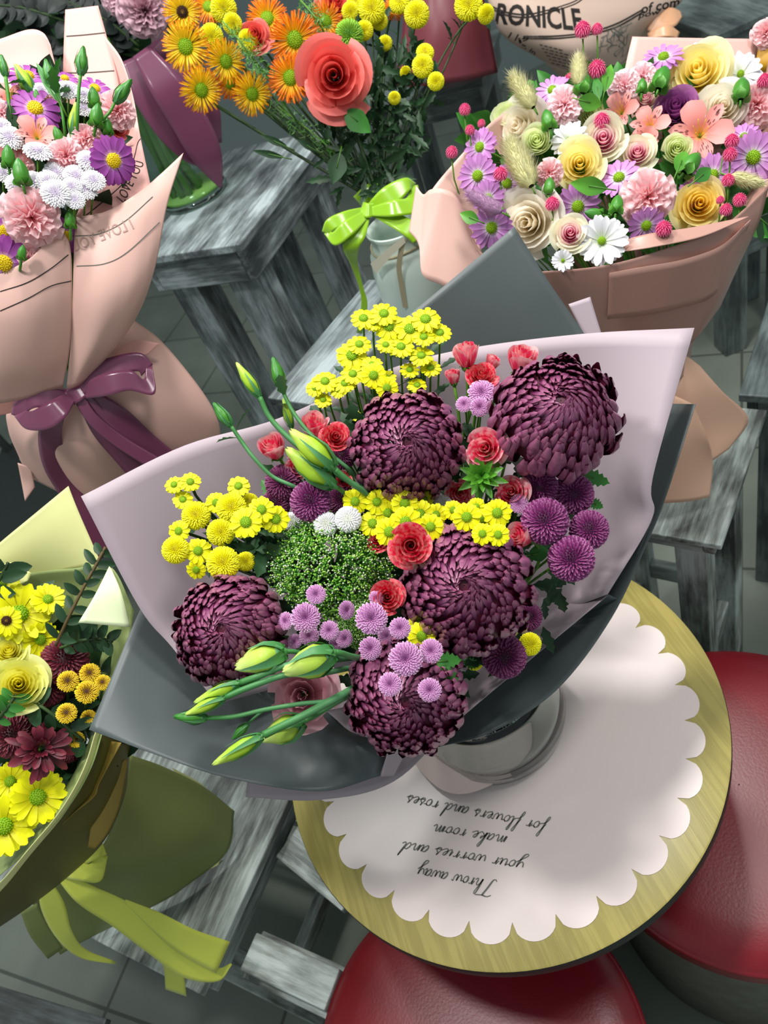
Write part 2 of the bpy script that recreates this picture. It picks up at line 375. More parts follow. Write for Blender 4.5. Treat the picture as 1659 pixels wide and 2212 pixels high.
# ------------------------------------------------------------------ round table, placemat, poufs
TC = np.array([.0061, .5397]); TZ = .72
t = thing('round_table', 'round oak topped pedestal table under the slate wrapped bouquet', 'table', (TC[0], TC[1], 0))
g = G(); R_ = .2986
g.lathe([(0.001, TZ), (R_-.002, TZ), (R_, TZ-.0012)], 128)
link('tabletop', g.mesh('tabletop', M['oak']), t)
g = G(); g.lathe([(R_, TZ-.0012), (R_+.001, TZ-.004), (R_+.001, TZ-.02), (R_-.004, TZ-.024), (0.001, TZ-.024)], 128)
o = link('edge_band', g.mesh('edge_band', M['black_metal']), t)
g = G(); g.lathe([(.09, TZ-.024), (.09, TZ-.035), (.03, TZ-.04), (.028, .04)], 32); link('pedestal', g.mesh('pedestal', M['black_metal']), t)
for k in range(4):
    g = G(); a = k*math.pi/2 - .85
    g.box((.0, -.028, .0), (.25, .028, .035)); o = link('foot', g.mesh('foot', M['black_metal'], False), t); o.rotation_euler = (0, 0, a); bevel(o, .006)
# scalloped placemat
pm = thing('placemat', 'blush scalloped placemat lying on the round oak table', 'placemat', (0, 0, 0))
PC = np.array([.0074, .531]); PZ = TZ+.0012; NS = 30
P = [[], [], [], []]
K = NS*12
for i in range(K):
    a = 2*math.pi*i/K + .18; s = (i % 12)/12*2-1
    chord = 2*.2*math.sin(math.pi/NS)
    ro = .2415 + .0225*math.sqrt(max(0, 1-s*s))
    for q, (rr, zz) in enumerate(((.0005, 0), (.15, 0), (ro, 0), (ro, -.0011))):
        P[q].append((PC[0]+rr*math.cos(a), PC[1]+rr*math.sin(a), PZ+zz))
g = G(); g.grid(np.array(P), wrap=True, flip=False)
link('vinyl_sheet', g.mesh('vinyl_sheet', M['placemat'], False), pm)
SHEETS['mat'] = BVHTree.FromPolygons([(-1, -1, PZ), (2, -1, PZ), (2, 2, PZ), (-1, 2, PZ)], [(0, 1, 2, 3)])
# handwriting: single strokes on a unit grid (x, y), x-height 1
GL = {
 'T': (2.0, [[(.1, 2.15), (.6, 2.45), (1.4, 2.35), (2.3, 2.45)], [(1.35, 2.35), (1.0, 1.2), (.7, 0), (.4, -.25), (.1, 0)]]),
 'h': (1.15, [[(0, 0), (.35, 1.1), (.6, 2.1), (.4, 2.3), (.25, 1.6), (.12, .0), (.3, .7), (.6, 1.0), (.75, .75), (.7, .2), (.85, 0), (1.1, .25)]]),
 'r': (.85, [[(0, .5), (.22, 1.05), (.27, .6), (.25, 0)], [(.26, .5), (.45, .95), (.72, .92)]]),
 'o': (.95, [[(.55, 1.0), (.2, .85), (.12, .3), (.35, 0), (.65, .25), (.7, .75), (.5, 1.0), (.7, .8), (1.0, .85)]]),
 'w': (1.35, [[(.05, .9), (.15, .3), (.35, 0), (.6, .4), (.7, .95), (.68, .3), (.9, 0), (1.15, .4), (1.15, 1.0), (1.4, .85)]]),
 'a': (1.0, [[(.75, .85), (.4, 1.0), (.12, .45), (.25, 0), (.55, .3), (.78, 1.0), (.72, .25), (.85, 0), (1.05, .25)]]),
 'y': (1.05, [[(.05, .9), (.2, .3), (.45, .1), (.7, .5), (.8, 1.0), (.72, 0), (.5, -1.0), (.15, -1.2), (.1, -.9), (.6, -.3), (1.1, .25)]]),
 'u': (1.05, [[(.05, .85), (.15, 1.0), (.15, .3), (.35, 0), (.65, .3), (.75, 1.0), (.75, .25), (.85, 0), (1.1, .25)]]),
 'i': (.55, [[(.05, .3), (.25, 1.0), (.22, .25), (.35, 0), (.6, .25)], [(.3, 1.4), (.33, 1.45)]]),
 'e': (.85, [[(.05, .3), (.45, .55), (.55, .9), (.35, 1.0), (.15, .6), (.2, .1), (.45, 0), (.9, .3)]]),
 's': (.8, [[(.05, .2), (.4, 1.15), (.35, .8), (.6, .4), (.5, .02), (.2, .0), (.15, .2), (.5, .2), (.85, .3)]]),
 'n': (1.15, [[(.05, .1), (.2, 1.0), (.2, .05), (.45, .85), (.65, .95), (.72, .5), (.75, .05), (.9, 0), (1.15, .3)]]),
 'd': (1.1, [[(.75, .85), (.4, 1.0), (.12, .45), (.25, 0), (.55, .3), (1.0, 2.2), (.8, .8), (.72, .2), (.9, 0), (1.15, .25)]]),
 'm': (1.6, [[(.05, .1), (.2, 1.0), (.2, .05), (.42, .9), (.6, .95), (.62, .05), (.85, .9), (1.05, .95), (1.1, .3), (1.25, 0), (1.55, .3)]]),
 'k': (1.05, [[(0, .1), (.4, 1.4), (.6, 2.1), (.4, 2.25), (.2, 1.2), (.12, .0), (.3, .6), (.65, 1.0), (.6, .65), (.3, .55), (.6, .1), (.85, 0), (1.1, .3)]]),
 'f': (.8, [[(.05, .2), (.5, 1.5), (.62, 2.1), (.42, 2.2), (.3, 1.2), (.15, -.6), (0, -1.0), (-.1, -.7), (.2, .0), (.85, .3)]]),
 'l': (.6, [[(.0, .2), (.4, 1.4), (.52, 2.05), (.35, 2.15), (.22, 1.0), (.25, .1), (.4, 0), (.65, .25)]]),
 ' ': (.75, []),
}
gi = G()
def handwrite(text, p0, p1, up):
    """pixel of the line's first and last letter, 'up' = px of one x-height"""
    wtot = sum(GL[c][0] for c in text); p0, p1, up = (np.array(v, float) for v in (p0, p1, up)); x = 0
    for ch in text:
        w, strokes = GL[ch]
        for st in strokes:
            q = cr_interp(np.array([((x+a+.28*b)/wtot, b) for a, b in st]), 6)
            pts = np.array([ZP(*(p0+(p1-p0)*u + up*v), PZ+.0005) for u, v in q])
            T = np.gradient(pts, axis=0); T /= np.maximum(np.linalg.norm(T, axis=1, keepdims=True), 1e-9)
            wd = (.00055+.00055*np.clip(-(np.gradient(q[:, 1])/(np.abs(np.gradient(q[:, 1])).max()+1e-6)), 0, 1))[:, None]
            sd = np.stack([-T[:, 1], T[:, 0], 0*T[:, 0]], 1)*wd
            gi.grid(np.stack([pts+sd, pts-sd], 1), flip=True)
        x += w
handwrite('Throw away', (1075, 1905), (905, 1873), (-2, 14.5))
handwrite('your worries and', (1136, 1862), (872, 1818), (-2, 14))
handwrite('make room', (1098, 1806), (938, 1780), (-2, 14))
handwrite('for flowers and roses', (1182, 1778), (882, 1717), (-2, 14))
link('lettering', gi.mesh('lettering', M['ink']), pm)
def pouf(label, c, R, z):
    r = thing('round_pouf', label, 'pouf', (c[0], c[1], 0), 'red topped round poufs around the oak table')
    g = G(); pr = [(.001, z+.012)] + [(R*s, z+.012-.016*s**4) for s in (.2, .4, .6, .75, .88)] + [(R*.955, z-.006), (R*.985, z-.014)]
    g.lathe(pr, 96); link('seat_cushion', g.mesh('seat_cushion', M['red_leather']), r)
    g = G(); g.lathe([(R*.985, z-.014), (R*1.0, z-.016), (R*1.005, z-.02), (R*.997, z-.024)], 96); g.lathe([(R*.997, z-.024), (R*1.0, z-.05), (R*.98, z-.062)], 96)
    link('piping', g.mesh('piping', M['red_leather']), r)
    g = G(); g.lathe([(R*.97, z-.055), (R*.975, z-.2), (R*.95, .05), (.01, .05)], 96); link('body', g.mesh('body', M['taupe']), r)
    for k in range(4):
        a = k*math.pi/2+.4; g = G(); g.lathe([(.02, .06), (.018, 0), (.001, 0)], 16, c=(R*.75*math.cos(a), R*.75*math.sin(a), 0)); link('foot', g.mesh('foot', M['black_metal']), r)
pouf('red topped pouf below the scripted side of the placemat', (-.2045, .25), .2227, .50)
pouf('red topped pouf beside the table, its grey green side showing', (.2843, .4017), .236, .50)
# ------------------------------------------------------------------ wrapping paper, ribbons, vases
# main bouquet: lavender inside, slate outside, standing in a glass vase on the table
wa = thing('bouquet_wrap', 'lavender and slate paper wrap opened around the dark mums', 'wrapping paper', (TC[0], TC[1], TZ))
sheet('inner_sheet', [
 [(175, 1072, .77), (400, 962, .83), (602, 904, .86), (827, 803, .88), (993, 756, .88), (1250, 722, .83), (1500, 708, .78)],
 [(300, 1310, .79), (470, 1200, .86), (680, 1080, .91), (860, 1000, .93), (1020, 980, .92), (1230, 960, .87), (1410, 1030, .79)],
 [(372, 1398, .80), (520, 1350, .87), (720, 1280, .93), (880, 1240, .95), (1040, 1220, .94), (1230, 1190, .88), (1408, 1120, .795)],
 [(470, 1520, .80), (620, 1480, .87), (780, 1440, .93), (920, 1420, .95), (1060, 1380, .94), (1190, 1330, .89), (1312, 1283, .81)]], M['lav'], wa, key='lav1')
sheet('inner_sheet', [
 [(560, 1570, .86), (700, 1520, .9), (860, 1480, .92), (1020, 1400, .92), (1170, 1290, .89)],
 [(540, 1650, .84), (690, 1610, .855), (850, 1580, .86), (1020, 1490, .86), (1250, 1305, .845)],
 [(530, 1722, .835), (690, 1728, .835), (850, 1688, .83), (1000, 1546, .825), (1312, 1286, .822)]], M['lav'], wa, key='lav2')
sheet('outer_sheet', [
 [(330, 1262, .88), (440, 1390, .89), (560, 1500, .89), (640, 1520, .88), (708, 1535, .86)],
 [(290, 1345, .835), (400, 1470, .83), (520, 1570, .825), (640, 1578, .82), (757, 1580, .825)],
 [(242, 1460, .79), (350, 1560, .785), (490, 1625, .785), (650, 1640, .795), (834, 1603, .79)],
 [(192, 1576, .755), (330, 1627, .755), (490, 1679, .76), (690, 1709, .772), (821, 1676, .778)]], M['grey'], wa, key='grey1')
sheet('outer_sheet', [
 [(1111, 489, .86), (1180, 600, .87), (1258, 715, .885), (1330, 830, .89)],
 [(990, 592, .87), (1080, 690, .885), (1160, 790, .90), (1220, 880, .91)],
 [(870, 692, .89), (950, 780, .905), (1050, 860, .92), (1100, 950, .94)],
 [(700, 836, .905), (800, 900, .92), (900, 960, .95), (1000, 1000, .97)]], M['grey'], wa)
sheet('inner_sheet', [[(1228, 657, .895), (1275, 641, .895)], [(1258, 722, .9), (1298, 716, .9)], [(1290, 820, .905), (1330, 810, .905)]], M['lav'], wa)
sheet('outer_sheet', [
 [(1502, 873, .80), (1442, 1060, .81), (1402, 1162, .82), (1320, 1335, .825), (1200, 1492, .83), (1060, 1582, .84), (945, 1613, .845)],
 [(1455, 872, .845), (1390, 1050, .86), (1345, 1150, .87), (1255, 1320, .87), (1130, 1450, .87), (1020, 1540, .87), (925, 1600, .865)],
 [(1400, 871, .87), (1345, 1040, .88), (1290, 1140, .89), (1190, 1290, .90), (1060, 1400, .90), (960, 1500, .9), (900, 1570, .89)]], M['grey'], wa)
sheet('outer_sheet', [
 [(1312, 1284, .824), (1345, 1290, .832), (1375, 1210, .83), (1408, 1125, .81)],
 [(1240, 1330, .86), (1270, 1320, .875), (1310, 1240, .875), (1350, 1150, .86)]], M['grey'], wa)
sheet('inner_sheet', [[(704, 1536, .81), (757, 1578, .785), (803, 1596, .772), (836, 1610, .768), (823, 1677, .768)],
                      [(745, 1528, .81), (800, 1560, .795), (850, 1588, .785), (880, 1608, .785), (850, 1676, .778)]], M['lav'], wa)
# handle of the wrap, standing in the vase
bindA = np.array([-.01, .552, .90])
g = G(); P = []
for z, r, dx, dy in ((.735, .088, -.028, .0), (.75, .080, -.026, 0), (.80, .055, -.014, 0), (.87, .032, 0, .008), (.885, .026, -.003, .009)):
    P.append([(TC[0]-.004+dx+r*(1+.03*math.sin(5*a))*math.cos(a), TC[1]+dy+r*(1+.03*math.sin(5*a))*math.sin(a), z) for a in np.linspace(0, 2*math.pi, 48, endpoint=False)])
P = np.array(P); g.grid(cr_interp(P, 5), wrap=True); put('handle_paper', g, M['handle'], wa)
sheet('ribbon', [[(1020, 1572, 1.0), (1030, 1560, 1.0)], [(1050, 1592, .998), (1066, 1576, .998)], [(1066, 1606, 1.0), (1094, 1590, 1.0)]], M['rib_pink'], wa)
va = thing('glass_vase', 'round clear glass vase on the placemat holding the main bouquet', 'vase', (TC[0]+.006, TC[1]+.004, PZ+.0005))
g = G(); g.lathe([(.001, 0), (.083, 0), (.094, .006), (.099, .03), (.094, .07), (.082, .11), (.078, .13), (.0805, .131), (.0835, .11), (.0, .0)][:9]
               + [(.079, .13)], 96)
g = G(); prof = [(.0, 0), (.085, 0), (.096, .006), (.101, .028), (.098, .06), (.088, .095), (.084, .118), (.0825, .119), (.0805, .117), (.0845, .095), (.0935, .06), (.0965, .03), (.09, .016), (.0, .013)]
g.lathe(prof, 96); link('glass_wall', g.mesh('glass_wall', M['glass'], outward=True), va)

# blush bouquet with plum bow
wb = thing('bouquet_wrap', 'blush pink paper wrap with printed words and a plum bow', 'wrapping paper', tuple(W(160, 850, .95)))
# tall flap with two printed rules, left flap, right inner sheet
sheet('back_flap', [[(141, 21, .97), (212, 12, .97)], [(138, 90, .965), (232, 85, .965)], [(135, 190, .96), (256, 182, .96)], [(130, 330, .94), (270, 330, .95)]], M['pinkin'], wb, key='bflap')
strips_on('printed_rules', 'bflap', [[(138, 79), (180, 76), (227, 71)], [(134, 158), (190, 157), (247, 153)]], 2.2, M['ink'], wb)
sheet('back_flap', [[(-40, 92, .95), (0, 84, .95), (60, 64, .945), (92, 70, .94), (108, 96, .935)],
                    [(-40, 160, .95), (0, 160, .95), (60, 150, .945), (105, 145, .94), (120, 150, .935)],
                    [(-40, 300, .93), (0, 300, .93), (60, 290, .93), (110, 270, .93), (140, 260, .93)]], M['pinkin'], wb)
sheet('side_sheet', [[(226, 78, .965), (262, 128, .955), (286, 205, .945), (304, 300, .93), (329, 420, .91), (345, 520, .90)],
                     [(230, 150, .97), (262, 200, .965), (283, 260, .95), (270, 340, .925), (240, 420, .90), (200, 500, .88)],
                     [(215, 220, .975), (250, 260, .97), (270, 300, .955), (230, 370, .92), (190, 420, .89), (163, 470, .865)],
                     [(200, 300, .975), (220, 320, .97), (230, 350, .96), (190, 430, .93), (165, 470, .90), (160, 520, .88)]], M['pinkin'], wb, key='bside')
sheet('front_flap', [[(163, 469, .862), (230, 456, .862), (300, 415, .862), (350, 373, .862), (396, 330, .862)],
                     [(160, 530, .858), (230, 520, .855), (290, 490, .856), (330, 460, .86), (362, 440, .864)],
                     [(157, 640, .868), (220, 640, .86), (275, 625, .864), (310, 610, .872), (332, 590, .88)],
                     [(153, 740, .895), (195, 745, .888), (230, 738, .892), (262, 728, .9), (287, 700, .908)],
                     [(143, 842, .93), (158, 838, .928), (175, 830, .93), (195, 815, .934), (210, 795, .938)]], M['pinkw'], wb, key='bfront')
sheet('front_flap', [[(-60, 606, .84), (0, 590, .84), (60, 562, .84), (100, 520, .845), (131, 492, .85)],
                     [(-60, 615, .838), (0, 600, .838), (60, 572, .838), (112, 530, .843), (152, 535, .856)],
                     [(-60, 690, .85), (0, 690, .845), (60, 680, .848), (115, 650, .856), (156, 640, .868)],
                     [(-60, 790, .88), (0, 790, .875), (60, 785, .88), (110, 770, .888), (152, 745, .896)],
                     [(-60, 880, .925), (0, 872, .92), (60, 860, .92), (105, 845, .925), (136, 838, .93)]], M['pinkw'], wb, key='bleft')
strips_on('printed_rules', 'bfront', [[(162, 510), (215, 505), (270, 478), (330, 425)], [(165, 575), (225, 570), (275, 545), (345, 480)]], 1.8, M['ink'], wb)
strips_on('printed_rules', 'bleft', [[(0, 630), (60, 610), (110, 580), (148, 550)], [(0, 672), (60, 645), (110, 618), (154, 607)]], 1.8, M['ink_black'], wb)
strips_on('printed_rules', 'bside', [[(185, 466), (235, 425), (275, 385), (290, 340), (298, 308), (308, 296)]], 1.8, M['ink_black'], wb)
g = G(); text_on(g, 'bside', 'LOVE YOU', [(268, 441), (312, 352), (294, 346), (251, 425)], shear=-.1)
if g.n: put('lettering', g, M['ink_black'], wb, False)
g = G(); text_on(g, 'bfront', 'I LOVE YOU', [(290, 494), (158, 545), (152, 522), (280, 470)], shear=.1)
if g.n: put('lettering', g, mat('show_through_ink', 'a98a80', .6, .2), wb, False)
# neck folds and skirt
sheet('skirt', [[(95, 850, .96), (140, 845, .95), (180, 838, .945), (215, 800, .95), (258, 728, .965), (288, 690, .985)],
                [(20, 880, 1.0), (110, 890, .965), (200, 880, .955), (280, 850, .965), (330, 780, .985), (350, 738, 1.01)],
                [(18, 930, 1.02), (90, 960, .985), (200, 960, .98), (310, 920, .98), (390, 860, 1.0), (432, 838, 1.03)],
                [(40, 985, 1.05), (100, 1010, 1.02), (200, 1030, 1.01), (330, 990, 1.01), (430, 930, 1.03), (470, 905, 1.05)],
                [(60, 1030, 1.09), (130, 1065, 1.07), (220, 1110, 1.06), (340, 1060, 1.06), (440, 1000, 1.07), (478, 960, 1.08)]], M['pinkw'], wb, key='bskirt')
sheet('skirt_tail', [[(38, 1000, 1.06), (66, 1010, 1.06)], [(46, 1040, 1.07), (72, 1035, 1.07)], [(54, 1083, 1.07), (76, 1052, 1.075)]], M['pinkw'], wb)
sheet('neck_fold', [[(-40, 880, .93), (20, 866, .93), (80, 852, .935), (130, 838, .94)], [(-40, 905, .955), (20, 893, .95), (80, 874, .945), (125, 850, .945)]], M['pinkin'], wb)
sheet('neck_fold', [[(245, 770, .95), (290, 735, .955), (346, 742, .965)], [(240, 800, .955), (285, 775, .955), (320, 765, .962)]], M['pinkin'], wb)
def ribbon(pts, wpx, name, m, parent, side=None):
    """satin band: centre line px (x, y, t), width in px; side = px direction of the band's width (else across the path)"""
    A = np.array(pts, float); T = np.gradient(A[:, :2], axis=0)
    ws = np.broadcast_to(np.asarray(wpx, float), (len(A),)); r0, r1 = [], []
    for p, t, w in zip(A, T, ws):
        s = np.array(side, float) if side else np.array([-t[1], t[0]]); s = s/np.linalg.norm(s)*w/2
        r0.append((p[0]+s[0], p[1]+s[1], p[2])); r1.append((p[0]-s[0], p[1]-s[1], p[2]))
    return sheet(name, [r0, r1], m, parent, n=6, thick=.0003)
bw = thing('ribbon_bow', 'plum satin bow tied round the blush paper skirt', 'ribbon', tuple(W(165, 850, .94)))
RP = M['rib_plum']
ribbon([(160, 850, .94), (200, 815, .925), (255, 790, .92), (300, 782, .925), (318, 800, .93)], [26, 50, 44, 40, 36], 'bow_loop', RP, bw)
ribbon([(322, 790, .93), (322, 835, .925), (280, 822, .915), (225, 832, .915), (172, 850, .94)], [14, 40, 44, 48, 26], 'bow_loop', RP, bw)
ribbon([(150, 852, .94), (110, 858, .925), (70, 862, .92), (45, 880, .925), (38, 900, .93)], [24, 44, 40, 36, 30], 'bow_loop', RP, bw)
ribbon([(38, 890, .93), (62, 908, .92), (98, 902, .913), (130, 880, .915), (155, 855, .937)], [24, 40, 52, 46, 24], 'bow_loop', RP, bw)
ribbon([(150, 862, .935), (163, 851, .932), (178, 842, .935)], [34, 38, 34], 'knot', RP, bw)
ribbon([(120, 895, .93), (108, 940, .965), (118, 1000, 1.0), (150, 1060, 1.03), (185, 1130, 1.05), (230, 1200, 1.07)], [40, 52, 52, 48, 46, 44], 'tail', RP, bw)
ribbon([(175, 850, .935), (220, 920, .955), (275, 985, .985), (330, 1050, 1.02)], [30, 52, 54, 54], 'tail', RP, bw)
ribbon([(180, 845, .937), (250, 900, .955), (315, 960, .985), (400, 1030, 1.03)], [30, 54, 54, 54], 'tail', RP, bw)
ribbon([(168, 855, .934), (200, 905, .945), (260, 955, .965), (350, 1010, .99)], [24, 26, 28, 30], 'tail', RP, bw)

# dusty rose bouquet at the right
wc = thing('bouquet_wrap', 'dusty rose paper wrap round the pastel rose bouquet', 'wrapping paper', tuple(W(1420, 760, 1.08)))
sheet('back_card', [[(1366, 79, 1.07), (1500, 82, 1.07), (1641, 84, 1.07)], [(1352, 140, 1.07), (1490, 150, 1.07), (1630, 152, 1.07)], [(1330, 260, 1.08), (1480, 280, 1.08), (1610, 290, 1.08)]], mat('blush_card_wrap', 'dfb0a6', .4, .4), wc)
sheet('back_sheet', [[(1660, 130, .98), (1700, 200, .97), (1720, 300, .95), (1705, 400, .93)], [(1640, 200, 1.0), (1660, 260, 1.0), (1670, 330, .98), (1665, 420, .95)], [(1560, 330, 1.03), (1580, 370, 1.03), (1590, 420, 1.02), (1580, 480, 1.0)]], M['rosew'], wc)
sheet('back_sheet', [[(1170, 195, 1.02), (1120, 225, 1.01), (1060, 265, 1.0), (1000, 330, .99), (940, 400, .975), (895, 470, .965)],
                     [(1230, 260, 1.04), (1150, 290, 1.03), (1080, 330, 1.02), (1025, 400, 1.0), (985, 470, .98), (950, 530, .965)],
                     [(1260, 330, 1.05), (1180, 370, 1.05), (1110, 420, 1.03), (1060, 480, 1.01), (1040, 540, .985), (1042, 560, .975)]], M['pinkw'], wc)
sheet('side_flap', [[(899, 401, .955), (890, 460, .955), (884, 500, .955)], [(915, 420, .945), (910, 470, .945), (905, 530, .945)], [(930, 410, .935), (920, 500, .94), (912, 592, .945)], [(955, 408, .925), (950, 500, .935), (945, 612, .945)], [(985, 425, .93), (1000, 520, .935), (1002, 625, .945)], [(1010, 480, .95), (1035, 540, .95), (1075, 570, .955)]], M['pinkw'], wc)
sheet('front_band', [[(1060, 590, .95), (1190, 586, .92), (1310, 573, .905), (1430, 540, .90), (1560, 490, .90), (1662, 400, .91)],
                     [(1100, 640, .965), (1210, 625, .94), (1330, 615, .925), (1450, 590, .92), (1560, 550, .92), (1640, 480, .93)],
                     [(1160, 700, 1.0), (1250, 690, .98), (1360, 690, .97), (1460, 670, .97), (1550, 640, .975), (1598, 570, .99)],
                     [(1230, 790, 1.05), (1310, 780, 1.04), (1390, 780, 1.035), (1450, 765, 1.035), (1500, 735, 1.04), (1555, 665, 1.05)]], M['rosew'], wc)
sheet('front_band', [[(1342, 541, .905), (1410, 528, .893), (1480, 512, .89), (1560, 490, .892), (1616, 467, .897)],
                     [(1348, 520, .90), (1410, 506, .887), (1480, 490, .884), (1550, 478, .886), (1614, 466, .896)],
                     [(1316, 590, .91), (1400, 575, .903), (1480, 560, .90), (1560, 530, .905), (1622, 475, .905)],
                     [(1312, 690, .965), (1400, 680, .958), (1470, 665, .957), (1540, 640, .965), (1590, 570, .98)]][2:], M['rosew'], wc)
sheet('rolled_lip', [[(1343, 541, .915), (1350, 520, .91), (1400, 505, .90), (1500, 490, .895), (1616, 467, .895)],
                     [(1344, 543, .905), (1370, 540, .896), (1420, 532, .89), (1520, 510, .888), (1617, 468, .893)]], M['rosew'], wc)
sheet('skirt', [[(1400, 770, 1.05), (1440, 765, 1.05), (1480, 768, 1.06), (1512, 790, 1.08)],
                [(1400, 850, 1.06), (1460, 850, 1.07), (1520, 840, 1.09), (1560, 845, 1.11)],
                [(1400, 930, 1.11), (1470, 940, 1.11), (1530, 930, 1.14), (1617, 905, 1.17)],
                [(1400, 1010, 1.15), (1470, 1020, 1.15), (1530, 1000, 1.165), (1575, 970, 1.18)]], M['peach'], wc)
sheet('skirt', [[(1400, 860, 1.05), (1440, 850, 1.045), (1490, 870, 1.05), (1500, 880, 1.06)],
                [(1400, 940, 1.08), (1450, 940, 1.07), (1500, 940, 1.085), (1530, 950, 1.1)],
                [(1390, 1020, 1.13), (1450, 1020, 1.125), (1510, 1010, 1.14), (1540, 1005, 1.155)],
                [(1390, 1085, 1.17), (1430, 1087, 1.17), (1490, 1083, 1.175), (1533, 1074, 1.18)]], M['peach'], wc)

sheet('neck', [[(1232, 788, 1.052), (1310, 778, 1.042), (1390, 778, 1.037), (1450, 763, 1.037), (1500, 733, 1.042), (1553, 663, 1.052)],
               [(1330, 800, 1.07), (1365, 800, 1.05), (1400, 795, 1.04), (1440, 785, 1.04), (1475, 765, 1.05), (1500, 735, 1.07)],
               [(1380, 850, 1.09), (1390, 850, 1.06), (1405, 845, 1.05), (1440, 840, 1.05), (1470, 820, 1.06), (1490, 790, 1.09)]], M['rosew'], wc)
sheet('back_sheet', [[(1640, 160, 1.05), (1500, 250, 1.12), (1330, 270, 1.13), (1180, 260, 1.08)], [(1600, 480, 1.05), (1500, 480, 1.11), (1380, 500, 1.12), (1200, 500, 1.05)], [(1520, 700, 1.08), (1470, 690, 1.13), (1400, 690, 1.13), (1320, 700, 1.09)]], M['rosew'], wc)
# lime bow and sage jar of the orange bouquet
JB = ZP(928, 701, .96)
jar = thing('flower_jar', 'frosted sage green jar holding the orange flowers', 'jar', tuple(JB))
g = G(); g.lathe([(.001, .0005), (.045, .0005), (.052, .006), (.058, .03), (.061, .08), (.060, .12), (.055, .15), (.0455, .165), (.045, .18), (.049, .188), (.047, .19), (.042, .18), (.04, .16), (.045, .14), (.01, .13)], 64)
link('jar_body', g.mesh('jar_body', M['jar']), jar)
g = G(); ts = np.linspace(0, 2*math.pi, 49); g.tube([(.0485*math.cos(a), .0485*math.sin(a), .161+.002*math.sin(3*a)) for a in ts], .0022, 6)
o = link('twine', g.mesh('twine', M['string']), jar)
def fr(px, py, dt=0):   # a point on the jar's camera-facing side
    o_ = np.array(CAM); d = nrm(ray(px, py)); c = np.array(JB); a = d[0]**2+d[1]**2; b = 2*((o_[0]-c[0])*d[0]+(o_[1]-c[1])*d[1]); r = .0625+dt
    cc = (o_[0]-c[0])**2+(o_[1]-c[1])**2-r*r; D_ = max(b*b-4*a*cc, 0); return o_+d*(-b-math.sqrt(D_))/(2*a)
g = G(); pts = np.array([fr(x, y) for x, y in ((872, 515), (866, 545), (862, 580), (868, 620), (876, 665))]); sd = AX_R*.004
g.grid(np.stack([cr_interp(pts, 4)-sd, cr_interp(pts, 4)+sd], 1)); put('twine_tail', g, M['string'], jar)
g = G(); q = np.array([[fr(800, 570, .004), fr(812, 592, .004)], [fr(840, 535, .004), fr(848, 550, .004)], [fr(872, 512, .002), fr(876, 524, .002)]]); g.grid(q); put('paper_tag', g, M['labelpaper'], jar)
lb = thing('ribbon_bow', 'lime green satin bow tied on the neck of the sage jar', 'ribbon', tuple(W(795, 455, 1.18)))
RL = M['rib_lime']
ribbon([(795, 455, 1.17), (840, 425, 1.15), (880, 398, 1.15), (893, 405, 1.16)], [20, 46, 30, 22], 'bow_loop', RL, lb)
ribbon([(893, 400, 1.16), (894, 440, 1.15), (850, 450, 1.14), (797, 458, 1.165)], [20, 40, 36, 18], 'bow_loop', RL, lb)
ribbon([(790, 455, 1.17), (750, 470, 1.15), (715, 485, 1.15), (704, 505, 1.16)], [18, 30, 28, 20], 'bow_loop', RL, lb)
ribbon([(706, 500, 1.16), (722, 516, 1.15), (755, 490, 1.14), (792, 462, 1.165)], [16, 30, 34, 18], 'bow_loop', RL, lb)
ribbon([(776, 440, 1.2), (800, 420, 1.19), (828, 405, 1.2)], [40, 44, 40], 'knot', RL, lb)
ribbon([(780, 450, 1.165), (795, 455, 1.158), (812, 452, 1.165)], [30, 32, 28], 'knot', RL, lb)
ribbon([(810, 460, 1.165), (850, 475, 1.15), (885, 495, 1.145), (902, 520, 1.15)], [18, 32, 36, 22], 'bow_loop', RL, lb)
ribbon([(788, 462, 1.165), (770, 500, 1.15), (758, 535, 1.155), (765, 570, 1.19), (780, 620, 1.22), (787, 660, 1.24), (776, 720, 1.27)], [26, 44, 36, 16, 9, 14, 12], 'tail', RL, lb)

# olive bouquet lower left
we = thing('bouquet_wrap', 'olive and pale lime paper wrap round the yellow bouquet', 'wrapping paper', tuple(W(180, 1850, 1.05)))
sheet('back_flap', [[(148, 1050, .93), (75, 1110, .93), (0, 1172, .93), (-60, 1225, .93)], [(172, 1110, .93), (90, 1170, .935), (10, 1220, .935), (-60, 1270, .935)], [(222, 1224, .935), (140, 1235, .95), (60, 1260, .955), (-60, 1320, .955)]], M['cream'], we)
sheet('back_flap', [[(-40, 1250, .92), (20, 1215, .92), (68, 1238, .92)], [(-40, 1300, .92), (20, 1275, .92), (60, 1255, .92)]], M['cream'], we)
sheet('inner_sheet', [[(-40, 1275, .945), (60, 1240, .945), (160, 1228, .94), (238, 1224, .93), (290, 1320, .92)],
                      [(-40, 1330, .96), (60, 1300, .965), (160, 1290, .955), (240, 1290, .94), (275, 1400, .905)],
                      [(-20, 1500, .99), (80, 1480, .99), (160, 1450, .96), (220, 1430, .94), (250, 1480, .90)],
                      [(0, 1620, 1.0), (80, 1600, .99), (140, 1580, .97), (180, 1570, .94), (212, 1590, .89)]], M['green_in'], we)
sheet('folded_corner', [[(236, 1223, .86), (240, 1227, .86)], [(205, 1285, .845), (262, 1280, .845)], [(169, 1345, .845), (281, 1355, .845)]], M['cream_white'], we)
sheet('edge_sheet', [[(222, 1580, .87), (196, 1660, .86), (150, 1740, .855), (80, 1820, .855), (0, 1890, .86), (-60, 1940, .86)],
                     [(196, 1590, .885), (165, 1660, .88), (120, 1730, .88), (50, 1800, .885), (0, 1840, .89), (-60, 1880, .9)]], M['green_in'], we)
